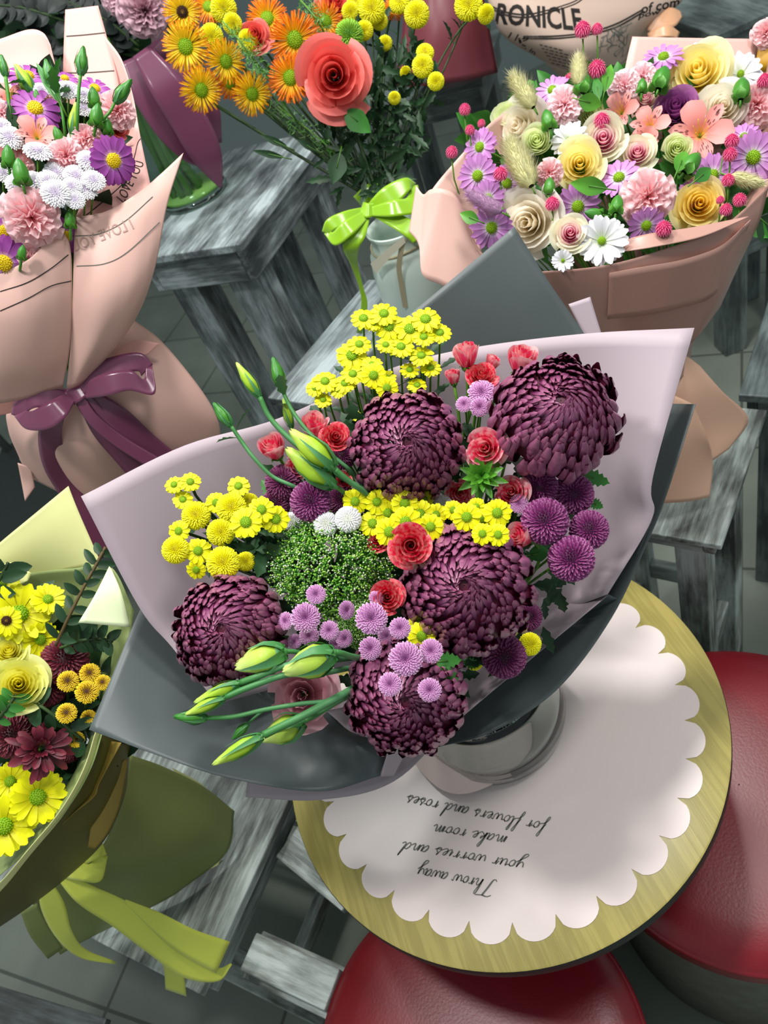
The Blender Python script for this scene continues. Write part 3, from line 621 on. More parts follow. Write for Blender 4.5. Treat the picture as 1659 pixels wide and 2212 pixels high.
sheet('edge_sheet', [[(206, 1580, .865), (178, 1665, .852), (130, 1750, .848), (60, 1835, .848), (0, 1905, .85), (-60, 1950, .85)],
                     [(216, 1585, .875), (192, 1665, .865), (140, 1755, .86), (66, 1845, .862), (0, 1925, .865), (-60, 1970, .87)]], M['cream'], we)
sheet('outer_sheet', [[(216, 1585, .885), (190, 1665, .875), (138, 1755, .872), (64, 1843, .874), (0, 1922, .877), (-60, 1975, .88)],
                      [(262, 1605, .91), (225, 1680, .90), (190, 1760, .905), (110, 1850, .905), (20, 1935, .905), (-60, 2000, .9)],
                      [(280, 1612, .95), (262, 1700, .95), (215, 1790, .95), (140, 1860, .95), (40, 1950, .95), (-60, 2030, .94)],
                      [(278, 1640, 1.0), (268, 1720, 1.0), (225, 1815, 1.0), (150, 1890, 1.01), (60, 1960, 1.02), (-60, 2040, 1.0)]], M['mustard'], we, m2=M['olive_dk'])
sheet('folded_edge', [[(262, 1604, .885), (215, 1690, .885), (203, 1720, .885), (150, 1765, .88), (70, 1850, .885)], [(230, 1600, .9), (200, 1680, .9), (178, 1722, .9), (120, 1770, .9), (40, 1850, .9)]], M['mustard'], we)
sheet('folded_edge', [[(277, 1640, .935), (258, 1740, .935), (232, 1800, .935), (205, 1834, .94)], [(270, 1640, .93), (232, 1700, .925), (200, 1770, .925), (190, 1830, .935)]], M['mustard'], we)
sheet('skirt', [[(278, 1630, 1.09), (255, 1740, 1.07), (225, 1820, 1.06), (180, 1850, 1.06), (120, 1860, 1.07), (60, 1900, 1.1)],
                [(350, 1655, 1.15), (340, 1760, 1.13), (310, 1850, 1.12), (240, 1890, 1.11), (150, 1930, 1.12), (70, 1950, 1.15)],
                [(440, 1700, 1.22), (440, 1790, 1.2), (390, 1870, 1.19), (300, 1920, 1.19), (190, 2000, 1.2), (90, 1990, 1.2)],
                [(506, 1752, 1.27), (490, 1840, 1.25), (400, 1915, 1.235), (345, 1950, 1.235), (185, 2030, 1.235), (130, 2062, 1.235)]], M['olive'], we, key='eskirt')
sheet('skirt_lining', [[(370, 1657, 1.24), (430, 1690, 1.26), (455, 1712, 1.27)], [(390, 1680, 1.24), (430, 1710, 1.255), (450, 1725, 1.26)]], M['cream'], we)
sheet('skirt_lining', [[(478, 1850, 1.262), (466, 1893, 1.262)], [(440, 1875, 1.262), (438, 1893, 1.262)]], M['cream'], we)
eb = thing('ribbon_bow', 'yellow green satin bow and tails below the olive paper', 'ribbon', tuple(W(160, 1880, 1.04)))
RE_ = M['rib_olive']
ribbon([(130, 1880, 1.05), (175, 1850, 1.03), (215, 1835, 1.03), (222, 1850, 1.04)], [20, 40, 34, 20], 'bow_loop', RE_, eb)
ribbon([(221, 1845, 1.04), (205, 1885, 1.03), (165, 1880, 1.03), (130, 1884, 1.045)], [26, 44, 42, 22], 'bow_loop', RE_, eb)
ribbon([(122, 1880, 1.045), (180, 1930, 1.05), (260, 1975, 1.07), (340, 2035, 1.09), (410, 2085, 1.1), (470, 2105, 1.11), (500, 2082, 1.115)], [20, 48, 62, 62, 60, 30, 4], 'tail', RE_, eb)
ribbon([(270, 1945, 1.068), (335, 1988, 1.083), (405, 2034, 1.092), (482, 2068, 1.10)], [6, 40, 60, 74], 'tail', RE_, eb)
ribbon([(360, 2065, 1.11), (375, 2100, 1.14), (380, 2145, 1.16)], [44, 46, 48], 'tail', RE_, eb, side=(1, .35))
ribbon([(95, 1905, 1.06), (115, 1960, 1.08), (140, 2020, 1.11), (180, 2060, 1.15), (250, 2080, 1.19)], [30, 52, 36, 22, 6], 'tail', RE_, eb)
ribbon([(62, 1960, 1.12), (85, 2010, 1.15), (120, 2060, 1.2)], [40, 46, 40], 'tail', M['olive'], eb)

# glass vase with plum ribbon on the stool behind
VB = ZP(425, 425, 1.05)
vf = thing('glass_vase', 'clear glass cylinder vase with green tinted base and plum ribbon', 'vase', (VB[0], VB[1], VB[2]+.0005))
g = G(); RV = .082
g.lathe([(.0, 0), (RV-.004, 0), (RV, .004), (RV, .27), (RV-.003, .271), (RV-.0045, .268), (RV-.0045, .016), (.0, .014)], 72); link('glass_wall', g.mesh('glass_wall', M['glass_thin'], outward=True), vf)
g = G(); g.lathe([(.0, .0005), (RV-.006, .0005), (RV-.001, .004), (RV-.001, .011), (RV-.006, .0138), (.0, .0138)], 72); link('base', g.mesh('base', M['glass'], outward=True), vf)
g = G(); g.lathe([(.0, .0145), (RV-.006, .0165), (RV-.006, .024), (.0, .024)], 64); link('water', g.mesh('water', M['water'], outward=True), vf)
vr = thing('ribbon_bow', 'wide plum satin ribbon loops hanging over the glass cylinder vase', 'ribbon', tuple(W(290, 130, 1.6)))
ribbon([(285, 125, 1.55), (318, 200, 1.57), (365, 280, 1.61), (410, 335, 1.65), (448, 362, 1.69)], [52, 66, 56, 34, 8], 'loop', RP, vr)
ribbon([(305, 110, 1.53), (355, 180, 1.54), (405, 255, 1.58), (447, 335, 1.63), (478, 405, 1.69)], [44, 70, 78, 66, 8], 'loop', RP, vr)
ribbon([(330, 90, 1.6), (400, 150, 1.62), (450, 230, 1.66), (470, 310, 1.72)], [60, 60, 46, 20], 'loop', M['rib_plum'], vr)
# newspaper bundle and burgundy bundle at the back
wn = thing('newsprint_wrap', 'newsprint paper cone printed with black letter heading at the back', 'wrapping paper', tuple(W(1250, 120, 1.75)))
sheet('paper', [[(1040, -60, 1.62), (1150, -40, 1.6), (1260, -20, 1.6), (1380, -30, 1.62), (1500, -60, 1.66)],
                [(1060, 20, 1.64), (1150, 30, 1.6), (1260, 40, 1.6), (1380, 30, 1.62), (1475, 0, 1.66)],
                [(1090, 80, 1.68), (1170, 100, 1.63), (1260, 110, 1.62), (1350, 90, 1.65), (1430, 40, 1.68)],
                [(1170, 130, 1.74), (1220, 150, 1.70), (1280, 160, 1.69), (1340, 140, 1.7), (1400, 80, 1.73)]], M['news'], wn, key='news')
g = G()
text_on(g, 'news', 'RONICLE', [(1068, 52), (1262, 68), (1252, 18), (1076, 6)][::1], shear=.0, bold=.03)
if g.n: put('heading_lettering', g, M['ink_black'], wn, False)
for word, quad, sh in (('is', [(1122, 95), (1144, 84), (1138, 72), (1118, 84)], 0), ('g, in', [(1122, 100), (1152, 122), (1160, 112), (1130, 92)], 0), ('of com', [(1386, 30), (1470, 14), (1466, -8), (1382, 10)], .3), ('pow', [(1378, 44), (1430, 32), (1428, 22), (1376, 32)], .3)):
    g = G(); text_on(g, 'news', word, quad, shear=sh, bold=.02)
    if g.n: put('lettering', g, M['ink_black'], wn, False)
strips_on('printed_rules', 'news', [[(1062, 14), (1100, 28), (1150, 30), (1230, 8), (1262, -10)], [(1064, 20), (1100, 34), (1150, 36), (1232, 13), (1262, -4)],
   [(1130, 78), (1200, 78), (1270, 70), (1330, 52), (1390, 20)], [(1132, 82), (1200, 83), (1272, 75), (1334, 57), (1392, 24)], [(1105, 70), (1098, 82)], [(1120, 74), (1112, 88)]], 2.6, M['ink_black'], wn)
tl = []
r_ = random.Random(3)
for k in range(6):
    y = 96+k*6.5
    x = 1166+k*5
    while x < 1215+k*6:
        w_ = r_.uniform(5, 10); tl.append([(x, y+(x-1166)*.26), (x+w_, y+(x+w_-1166)*.26)]); x += w_+3
strips_on('small_print', 'news', tl, 2.4, M['ink_black'], wn)
tl = []
for k in range(26):
    x = r_.uniform(1290, 1350); y = r_.uniform(70, 125); tl.append([(x, y), (x+r_.uniform(-10, 16), y-r_.uniform(4, 14)), (x+r_.uniform(-6, 24), y-r_.uniform(16, 30))])
strips_on('engraved_picture', 'news', tl, 1.6, M['ink'], wn)
pr_ = thing('ribbon_tail', 'peach satin ribbon end beside the newsprint paper cone', 'ribbon', tuple(W(1430, 50, 1.68)))
ribbon([(1405, 70, 1.66), (1430, 45, 1.65), (1455, 35, 1.65), (1472, 30, 1.66)], [20, 44, 40, 12], 'loop', M['rib_peach'], pr_)
ribbon([(1400, 78, 1.66), (1440, 66, 1.64), (1466, 76, 1.65)], [12, 26, 14], 'loop', M['rib_peach'], pr_)
wr = thing('bouquet_wrap', 'burgundy paper bundle standing on the grey stool behind', 'wrapping paper', tuple(W(980, 120, 1.75)))
sheet('paper', [[(870, -60, 1.78), (930, -60, 1.72), (1000, -50, 1.72), (1040, -40, 1.76)], [(870, 60, 1.8), (930, 60, 1.74), (1000, 55, 1.74), (1055, 50, 1.78)], [(850, 190, 1.86), (920, 185, 1.80), (1000, 175, 1.80), (1075, 157, 1.83)]], M['burgw'], wr)
sheet('paper', [[(870, -60, 1.78), (930, -60, 1.9), (1000, -50, 1.9), (1040, -40, 1.76)], [(870, 60, 1.8), (930, 60, 1.92), (1000, 55, 1.92), (1055, 50, 1.78)], [(850, 190, 1.86), (920, 185, 1.98), (1000, 175, 1.98), (1075, 157, 1.83)]], M['burgw'], wr)
sheet('paper', [[(1040, -60, 1.62), (1150, -40, 1.86), (1260, -30, 1.9), (1380, -30, 1.86), (1500, -60, 1.66)], [(1090, 60, 1.68), (1170, 80, 1.84), (1260, 90, 1.86), (1350, 70, 1.84), (1430, 30, 1.69)], [(1170, 130, 1.74), (1220, 145, 1.80), (1280, 150, 1.81), (1340, 135, 1.8), (1400, 80, 1.73)]], M['news'], wn)
sheet('handle', [[(1172, 130, 1.745), (1220, 150, 1.71), (1280, 160, 1.70), (1340, 140, 1.71), (1398, 82, 1.735)], [(1270, 230, 1.88), (1290, 240, 1.86), (1310, 240, 1.86), (1330, 235, 1.86), (1350, 220, 1.88)], [(1290, 330, 2.05), (1320, 345, 2.03), (1350, 350, 2.02), (1380, 345, 2.03), (1410, 320, 2.05)]], M['news'], wn)
mw = thing('mustard_wrap', 'mustard paper corner of a bouquet at the far right edge', 'wrapping paper', tuple(W(1650, 120, 1.1)))
sheet('paper', [[(1640, 85, 1.06), (1700, 70, 1.05), (1760, 70, 1.06)], [(1632, 150, 1.07), (1700, 140, 1.05), (1760, 140, 1.07)], [(1640, 180, 1.1), (1700, 185, 1.1), (1760, 180, 1.1)]], mat('mustard_wrap', 'b98a1e', .45, .4), mw)
# ------------------------------------------------------------------ flower shapes (unit size, facing +z, mesh shared by copies)
GA = 2.399963
def lerp(a, b, t): return a+(b-a)*t
def rotz(P, a):
    c, s = math.cos(a), math.sin(a); x, y = P[..., 0], P[..., 1]
    return np.stack([c*x-s*y, s*x+c*y, P[..., 2]], -1)
PROF_X, PROF_SPOON, PROF_PT, PROF_RAY = [0, .25, .5, .75, .9, 1], [.35, .6, .85, 1, .82, .22], [.4, .8, 1, .75, .4, .03], [.35, .6, .85, 1, .8, .25]
def strip(g, rho, z, wd, phi, cup=0, mat=0, back=None, swirl=0., m=3, a=None, lift=0., bt=.012):
    """one petal: centre line (rho, z), half widths wd, turned to azimuth phi"""
    n = len(rho); c = np.linspace(-1, 1, m)
    dr, dz = np.gradient(rho), np.gradient(z); L = np.hypot(dr, dz)+1e-9; nr, nz = -dz/L, dr/L
    s = np.linspace(0, 1, n)[:, None]; k = cup*wd[:, None]*c[None]**2 + lift*wd[:, None]*c[None]
    P = np.stack([rho[:, None]+nr[:, None]*k, c[None]*wd[:, None]+swirl*s, z[:, None]+nz[:, None]*k], -1)
    av = np.repeat(np.linspace(0, 1, n), m) if a is None else a
    g.grid(rotz(P, phi), mat, av, flip=False)
    if back is not None:
        off = np.stack([nr, 0*nr, nz], -1)[:, None]*bt
        g.grid(rotz(P-off, phi), back, av, flip=True)
def dome(g, N, seed, th0=.05, th1=1.8, L0=.4, curl=0., out=0., w0=.03, w1=.09, cup=.5, swirl=0., flat=.85, hollow=.15, expo=.7, n=6, m=3, jit=.1, mat=0, back=None, prof=PROF_SPOON, hook=0., R=1., gap=None, tone=0., inward=0.):
    r = random.Random(seed)
    for i in range(N):
        u = (i+.5)/N; th = th0+(th1-th0)*u**expo + r.uniform(-jit, jit)*.5*u; ph = i*GA+r.uniform(-jit, jit)
        if gap and u > .75 and abs((ph-gap+math.pi) % (2*math.pi)-math.pi) < .28: continue
        s = np.linspace(0, 1, n); j = 1+r.uniform(-jit, jit)*.6
        ang = th*(.5+.5*s)+out*np.sin(math.pi*s)*u-curl*j*(.35+.65*u)*np.clip((s-.5)/.5, 0, 1)**1.6
        rad = R*(L0+(1-L0)*s**.8)*(1-hollow*(1-u)**1.5)*(1+r.uniform(-jit, jit)*.22) - hook*u*np.clip((s-.65)/.35, 0, 1)**2
        if inward:
            ang = th+inward*j*(1-s)*(.5+.5*u)-.10*s; rad = R*(L0+(1-L0)*s)*(1-hollow*(1-u)**1.5)*(1+r.uniform(-jit, jit)*.25)
        wd = (w0+(w1-w0)*u)*R*np.interp(s, PROF_X, prof)*j
        av = None if not tone else np.clip(np.repeat(s, m)+r.uniform(-tone, tone), 0, 1)
        strip(g, rad*np.sin(ang), rad*np.cos(ang)*flat, wd, ph, cup, mat, back, swirl*(1-u*.6), m, av)
def disc(g, r, h, N, mat=0, z=0., bump=.11):
    g.lathe([(r, z-.02), (r*.9, z+h*.45), (r*.6, z+h*.85), (r*.3, z+h*.95), (.001, z+h*.9)], 14, mat)
    for i in range(N):
        q = math.sqrt((i+.5)/N); a = i*GA; zz = z+h*(.98-.55*q**4)
        g.octa((r*q*math.cos(a), r*q*math.sin(a), zz), r*bump, mat, a=q)
def ray_row(g, k, r0, r1, w, tilt, droop, seed, mat=0, cup=.25, n=6, m=3, jit=.08, prof=PROF_RAY, z0=0., ph0=0., back=None):
    r = random.Random(seed)
    for i in range(k):
        ph = ph0+2*math.pi*i/k+r.uniform(-jit, jit); s = np.linspace(0, 1, n); t = tilt+r.uniform(-jit, jit)*1.3; L = (r1-r0)*(1+r.uniform(-jit, jit))
        rho = r0+L*s*math.cos(t); z = z0+L*(s*math.sin(t)-droop*s*s)
        strip(g, rho, z, w*np.interp(s, PROF_X, prof)*(1+r.uniform(-jit, jit)), ph, cup, mat, back, 0, m)
def calyx(g, r=.3, h=.5, mat=0, z=-.1, k=10):
    g.lathe([(r, z), (r*.9, z-h*.3), (r*.4, z-h*.8), (r*.2, z-h)], k, mat)
    for i in range(8):
        a = i*math.pi/4; s = np.linspace(0, 1, 4); strip(g, r*(.5+.75*s), z-h*.35+h*.5*s, np.array([.09, .1, .07, .01])*r*3, a, .2, mat)
# petal and disc colours
def PM(name, stops, **k): k.setdefault('rough', .5); k.setdefault('spec', .35); return mat(name, stops, **k)
M.update(
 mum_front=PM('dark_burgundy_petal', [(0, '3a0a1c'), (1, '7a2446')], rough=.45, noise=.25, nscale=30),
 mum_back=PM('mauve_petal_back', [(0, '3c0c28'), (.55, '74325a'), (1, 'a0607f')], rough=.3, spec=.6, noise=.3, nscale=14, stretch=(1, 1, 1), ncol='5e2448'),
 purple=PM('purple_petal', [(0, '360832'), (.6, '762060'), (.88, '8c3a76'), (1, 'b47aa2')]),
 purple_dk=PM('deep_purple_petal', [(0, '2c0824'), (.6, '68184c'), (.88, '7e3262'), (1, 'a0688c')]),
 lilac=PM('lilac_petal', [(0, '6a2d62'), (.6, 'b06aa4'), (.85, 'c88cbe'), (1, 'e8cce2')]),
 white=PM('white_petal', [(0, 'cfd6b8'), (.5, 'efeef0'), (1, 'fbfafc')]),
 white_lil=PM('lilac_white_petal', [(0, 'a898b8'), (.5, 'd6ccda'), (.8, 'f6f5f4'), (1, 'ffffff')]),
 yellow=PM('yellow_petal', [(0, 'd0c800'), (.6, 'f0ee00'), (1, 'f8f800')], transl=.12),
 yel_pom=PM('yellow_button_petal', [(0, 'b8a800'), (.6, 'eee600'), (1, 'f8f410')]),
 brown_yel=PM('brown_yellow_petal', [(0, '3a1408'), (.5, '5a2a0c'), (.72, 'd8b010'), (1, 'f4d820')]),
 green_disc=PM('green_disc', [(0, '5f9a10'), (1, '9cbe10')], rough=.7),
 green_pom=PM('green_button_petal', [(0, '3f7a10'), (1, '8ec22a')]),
 yel_disc=PM('yellow_disc', [(0, 'd9b400'), (1, 'f2d820')], rough=.7),
 brown_disc=PM('brown_disc', [(0, '1f0c06'), (.7, '3a1a08'), (1, 'a8841c')], rough=.8),
 daisy_purp=PM('violet_daisy_petal', [(0, 'dcb8dc'), (.25, 'ac58b0'), (1, '963c94')], transl=.12),
 daisy_lil=PM('lilac_daisy_petal', [(0, 'e8d0e6'), (.3, 'c88cca'), (1, 'c07cc0')], transl=.15),
 orange=PM('orange_quill_petal', [(0, 'ffd21e'), (.45, 'ffb010'), (.8, 'f98a10'), (1, 'ee6a0c')], transl=.12),
 yel_orange=PM('yellow_orange_quill', [(0, 'ffe01e'), (.7, 'ffd41a'), (.92, 'f8a810'), (1, 'f07c10')], transl=.12),
 rose_red=PM('red_white_rose_petal', [(0, 'dc0e46'), (.5, 'ea1e54'), (.8, 'f04470'), (1, 'f8a0ac')], noise=.55, nscale=1.2, stretch=(3, 3, .7), ncol='fdeae0', transl=.3),
 rose_redder=PM('crimson_white_rose_petal', [(0, 'd00432'), (.85, 'e00c3c'), (1, 'ea4460')], noise=.32, nscale=1.6, stretch=(3, 3, .5), ncol='f6d0c0', transl=.2),
 rose_coral=PM('coral_rose_petal', [(0, 'd8484a'), (.6, 'f06a60'), (1, 'f4867e')], transl=.22),
 rose_yel=PM('yellow_rose_petal', [(0, 'ffdf40'), (.5, 'ffee88'), (1, 'fdf8c8')], transl=.4),
 rose_gold=PM('golden_rose_petal', [(0, 'ffd83c'), (.6, 'ffe670'), (1, 'fdf2b8')], transl=.4),
 rose_cream=PM('cream_rose_petal', [(0, 'fbe4a8'), (.5, 'fdf4e0'), (1, 'fefbf2')], transl=.4),
 rose_lemon=PM('lemon_rose_petal', [(0, 'f0e000'), (.5, 'f8f03c'), (1, 'f4f8a8')], transl=.4),
 rose_green=PM('pale_green_rose_petal', [(0, 'd4e278'), (.6, 'ecf4bc'), (1, 'f2f6d4')], transl=.4),
 rose_bi=PM('pink_hearted_rose_petal', [(0, 'ff4fa0'), (.35, 'ff8cc0'), (.58, 'fcdce0'), (.75, 'faf4dc'), (1, 'f4f4d6')], transl=.35),
 rose_purp=PM('purple_rose_petal', [(0, '6a1e60'), (.6, '9c4c90'), (1, 'b876b0')], transl=.3),
 pink_lis=PM('dusty_pink_petal', [(0, 'e6a8b6'), (1, 'f2c6ce')], transl=.2),
 carn=PM('pink_carnation_petal', [(0, 'e86a78'), (.5, 'f7aeb4'), (1, 'fcd8da')], transl=.35),
 carn_lt=PM('light_pink_carnation_petal', [(0, 'ee8c9a'), (.5, 'f8c0c8'), (1, 'fde4e8')], transl=.35),
 hydr=PM('mauve_pink_petal', [(0, '8a5468'), (.6, 'c08a9c'), (1, 'd8b0bc')], transl=.12),
 alst=PM('salmon_alstroemeria_petal', [(0, 'f6c060'), (.3, 'f09088'), (1, 'f4aaa4')], transl=.2),
 alst_mark=PM('dark_petal_streak', '4a1420'),
 gomph=PM('magenta_globe_bract', [(0, 'b01850'), (.6, 'e03c78'), (1, 'f498b4')]),
 bud_y=PM('lime_bud_petal', [(0, '86b024'), (.6, 'aed238'), (1, 'c8e26a')], rough=.42, transl=.15),
 bud_p=PM('pale_lime_bud_petal', [(0, '9ac036'), (.5, 'bcda54'), (1, 'd6eb8a')], rough=.42, transl=.15),
 sepal=PM('sea_green_sepal', [(0, '3c7a3a'), (1, '5c9466')], rough=.45),
 bud_g=PM('green_calyx', [(0, '4a8c2a'), (1, '2f7426')], rough=.4),
 tail_c=PM('cream_grass_hair', [(0, 'c8c488'), (1, 'eeeac0')], rough=.8), tail_l=PM('lilac_grass_hair', [(0, 'b88cb0'), (1, 'e0c0dc')], rough=.8),
 trach=PM('tiny_green_bud', [(0, '4a9a26'), (1, 'a2cc50')], rough=.6), trach_w=PM('tiny_white_bud', [(0, 'd0e0a8'), (1, 'f2f6e4')], rough=.6),
 burg=PM('burgundy_petal', [(0, '2c060c'), (.6, '5c1424'), (1, '8a3444')], rough=.45, noise=.3, nscale=14),
)
PROTO = {}
def proto(key, builder):
    if key not in PROTO: PROTO[key] = builder()
    return PROTO[key]
# every builder returns [(part name, mesh, sub-parts)]
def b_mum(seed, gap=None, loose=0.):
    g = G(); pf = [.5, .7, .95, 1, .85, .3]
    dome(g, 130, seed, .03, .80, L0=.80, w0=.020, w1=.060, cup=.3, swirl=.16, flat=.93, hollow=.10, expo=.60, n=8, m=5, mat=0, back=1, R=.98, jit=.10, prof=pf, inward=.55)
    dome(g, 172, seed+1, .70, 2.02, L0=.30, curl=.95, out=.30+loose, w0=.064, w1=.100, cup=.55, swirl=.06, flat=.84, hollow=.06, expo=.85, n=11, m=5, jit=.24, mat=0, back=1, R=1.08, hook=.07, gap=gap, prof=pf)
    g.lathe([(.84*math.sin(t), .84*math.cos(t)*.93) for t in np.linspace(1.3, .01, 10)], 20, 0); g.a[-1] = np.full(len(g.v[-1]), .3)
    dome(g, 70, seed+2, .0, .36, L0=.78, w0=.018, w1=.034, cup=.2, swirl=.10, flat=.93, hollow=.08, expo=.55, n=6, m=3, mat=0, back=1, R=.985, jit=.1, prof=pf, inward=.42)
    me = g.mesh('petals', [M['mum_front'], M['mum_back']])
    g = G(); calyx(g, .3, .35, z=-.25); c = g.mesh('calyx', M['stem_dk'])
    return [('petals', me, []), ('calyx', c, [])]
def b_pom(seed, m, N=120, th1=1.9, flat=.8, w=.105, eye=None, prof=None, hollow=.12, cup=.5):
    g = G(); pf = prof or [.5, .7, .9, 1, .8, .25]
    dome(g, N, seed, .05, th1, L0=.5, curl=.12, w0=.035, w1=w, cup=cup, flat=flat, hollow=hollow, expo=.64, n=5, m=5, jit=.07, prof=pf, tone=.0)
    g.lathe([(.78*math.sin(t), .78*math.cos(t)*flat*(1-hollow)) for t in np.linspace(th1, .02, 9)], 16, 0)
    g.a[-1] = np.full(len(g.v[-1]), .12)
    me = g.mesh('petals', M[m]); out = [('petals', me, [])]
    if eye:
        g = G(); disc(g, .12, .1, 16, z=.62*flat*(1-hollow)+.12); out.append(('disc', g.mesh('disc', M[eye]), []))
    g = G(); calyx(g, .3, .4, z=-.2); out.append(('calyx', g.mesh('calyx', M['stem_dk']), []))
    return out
def b_daisy(seed, m, k=13, w=.17, r0=.24, disc_r=.36, dm='green_disc', tilt=.12, droop=.25, rows=2, cal='stem'):
    g = G()
    for q in range(rows): ray_row(g, k, r0, 1-.05*q, w*(1-.06*q), tilt-.14*q+.05, droop, seed+q, z0=-.03*q, ph0=math.pi/k*q)
    out = [('petals', g.mesh('petals', M[m]), [])]
    g = G(); disc(g, disc_r, .2, 46); out.append(('disc', g.mesh('disc', M[dm]), []))
    g = G(); calyx(g, .34, .4, z=-.08); out.append(('calyx', g.mesh('calyx', M[cal]), []))
    return out
def b_quill(seed, m, dm='green_disc'):
    g = G(); nar = [.6, .8, .9, 1, .95, .6]
    ray_row(g, 40, .26, 1.0, .038, .32, .18, seed, cup=.9, prof=nar, n=5, jit=.09); ray_row(g, 38, .26, .98, .038, .10, .16, seed+1, cup=.9, prof=nar, n=5, jit=.09, z0=-.04, ph0=.08)
    ray_row(g, 30, .26, .8, .034, .55, .2, seed+2, cup=.9, prof=nar, n=5, jit=.09, z0=.02, ph0=.04)
    out = [('petals', g.mesh('petals', M[m]), [])]
    g = G(); disc(g, .32, .16, 60, bump=.09); out.append(('disc', g.mesh('disc', M[dm]), []))
    g = G(); calyx(g, .3, .5, z=-.06); out.append(('calyx', g.mesh('calyx', M['stem_dk']), []))
    return out
def rose_petals(g, seed, K=20, a0=.08, a1=1., top0=.42, top1=.05, open_=1., bottom=-.75, ruff=.0, roll=.16):
    r = random.Random(seed); na, ns = 11, 8
    for k in range(K):
        f = k/(K-1); a = a0+(a1-a0)*f**1.05; A = lerp(2.0, .95, f**.6); ph = k*GA*.96+r.uniform(-.15, .15)
        al = np.linspace(-A, A, na)[None]; s = np.linspace(0, 1, ns)[:, None]; c = al/A
        b0 = .06+.14*f
        rho = b0+(a*(.9+.1*open_)-b0)*np.sin(s*math.pi/2*.98)**lerp(.75, .95, f)
        zt = lerp(top0, top1, f**1.3)+r.uniform(-.04, .04)
        z = bottom+(zt-bottom)*s**lerp(.9, 1.05, f)
        edge = np.clip((s-.72)/.28, 0, 1)**1.5
        rho = rho*(1+.09*c*(1-.3*f)) + edge*roll*(.25+f)*(1-.4*c**2)*a
        z = z - edge*roll*(.3+1.2*f)*a*.9*(.6+.4*np.abs(c)) - .34*np.abs(c)**3.2*s*(.35+.65*f)*(.5+a*.5) + .05*edge*(1-np.abs(c))
        if ruff: z = z+ruff*np.sin(al*7+k)*s**3; rho = rho+ruff*.6*np.cos(al*9+k)*s**3
        P = np.stack([rho*np.cos(al), rho*np.sin(al), z+0*al], -1)
        tx, ty = r.uniform(-.05, .05)*f, r.uniform(-.05, .05)*f
        P = P+np.stack([P[..., 2]*tx, P[..., 2]*ty, 0*z+0*al], -1)
        g.grid(rotz(P, ph), 0, np.repeat(np.clip(s[:, 0]*.55+.45*f, 0, 1), na) if True else None, flip=True)
def b_rose(seed, m, K=20, open_=1., top0=.42, top1=.0, a1=1., ruff=0., sep='bud_g', roll=.16):
    g = G(); rose_petals(g, seed, K, open_=open_, top0=top0, top1=top1, a1=a1, ruff=ruff, roll=roll); out = [('petals', g.mesh('petals', M[m]), [])]
    g = G(); g.lathe([(.34*a1+.06, -.62), (.3, -.74), (.2, -.86), (.08, -.95)], 14)
    for i in range(5):
        s = np.linspace(0, 1, 6); strip(g, .24+.42*s*a1, -.72+.30*s-.18*s**3, np.array([.13, .15, .13, .09, .05, .01]), i*1.2566+.3, .3)
    out.append(('sepals', g.mesh('sepals', M[sep]), []))
    return out
def b_carn(seed, m, N=40, flat=.8, teeth=1.):
    r = random.Random(seed); g = G(); na, ns = 9, 6
    for i in range(N):
        u = (i+.5)/N; th = .12+1.45*u**.75; ph = i*GA+r.uniform(-.2, .2); s = np.linspace(0, 1, ns)[:, None]; c = np.linspace(-1, 1, na)[None]
        L = r.uniform(.86, 1.05)*(.86+.14*u); wd = (.10+.26*u+.06)*(s**1.1); fr_ = r.uniform(4, 6); p0 = r.uniform(0, 6)
        ang = th*(.55+.45*s)+.12*u*s**2; rad = L*(.12+.88*s)-.08*c**2*s
        nrm_off = .085*np.sin(c*fr_+p0)*s**1.6+.025*teeth*np.sin(c*19+p0)*s**4
        rad = rad+.025*np.sin(c*23+p0)*s**6
        rho = rad*np.sin(ang)+nrm_off*np.cos(ang); z = (rad*np.cos(ang)-nrm_off*np.sin(ang))*flat
        P = np.stack([rho+0*c, wd*c, z+0*c], -1); tw = r.uniform(-.5, .5)
        P[..., 1] += tw*nrm_off
        g.grid(rotz(P, ph), 0, np.repeat(s[:, 0], na))
    out = [('petals', g.mesh('petals', M[m]), [])]
    g = G(); g.lathe([(.16, -.02), (.2, -.2), (.2, -.5), (.1, -.62)], 12); out.append(('calyx', g.mesh('calyx', M['bud_g']), []))
    return out
def b_lis(seed, m='bud_y', open_=.0, fat=.30):
    """lisianthus bud, length 1 from base (z 0) to tip (z 1)"""
    g = G(); nz, k = 14, 18; z = np.linspace(0, 1, nz)[:, None]; ph = np.linspace(0, 2*math.pi, k, endpoint=False)[None]
    r0 = np.interp(z[:, 0], [0, .12, .35, .6, .82, .95, 1], [.12, .62, 1., .86, .5, .34, .10+open_])[:, None]*fat
    rr = r0*(1+.12*np.maximum(0, np.sin(3*ph+z*5.5))**.7*np.minimum(1, z*3))
    P = np.stack([rr*np.cos(ph), rr*np.sin(ph), z+0*ph+.03*np.sin(4*ph)*(z > .9)], -1); g.grid(P, 0, np.repeat(z[:, 0], k), wrap=True, flip=False)
    out = [('petals', g.mesh('petals', M[m]), [])]
    g = G(); r = random.Random(seed)
    for i in range(5):
        s = np.linspace(0, 1, 9); L = r.uniform(.62, .98)
        rr = np.interp(s*L, [0, .12, .35, .6, .82, 1], [.14, .66, 1.06, .95, .7, .66])*fat+.015+.10*np.clip(s-.8, 0, 1)*r.uniform(.2, 2.2)
        strip(g, rr, s*L, np.interp(s, [0, .3, .7, 1], [.42, .30, .13, .02])*fat, i*1.2566+r.uniform(-.15, .15), -.25, 0)
    g.lathe([(fat*.14, -.06), (fat*.3, 0), (fat*.68, .11), (fat*.72, .14)], 12)
    out.append(('sepals', g.mesh('sepals', M['sepal']), []))
    return out
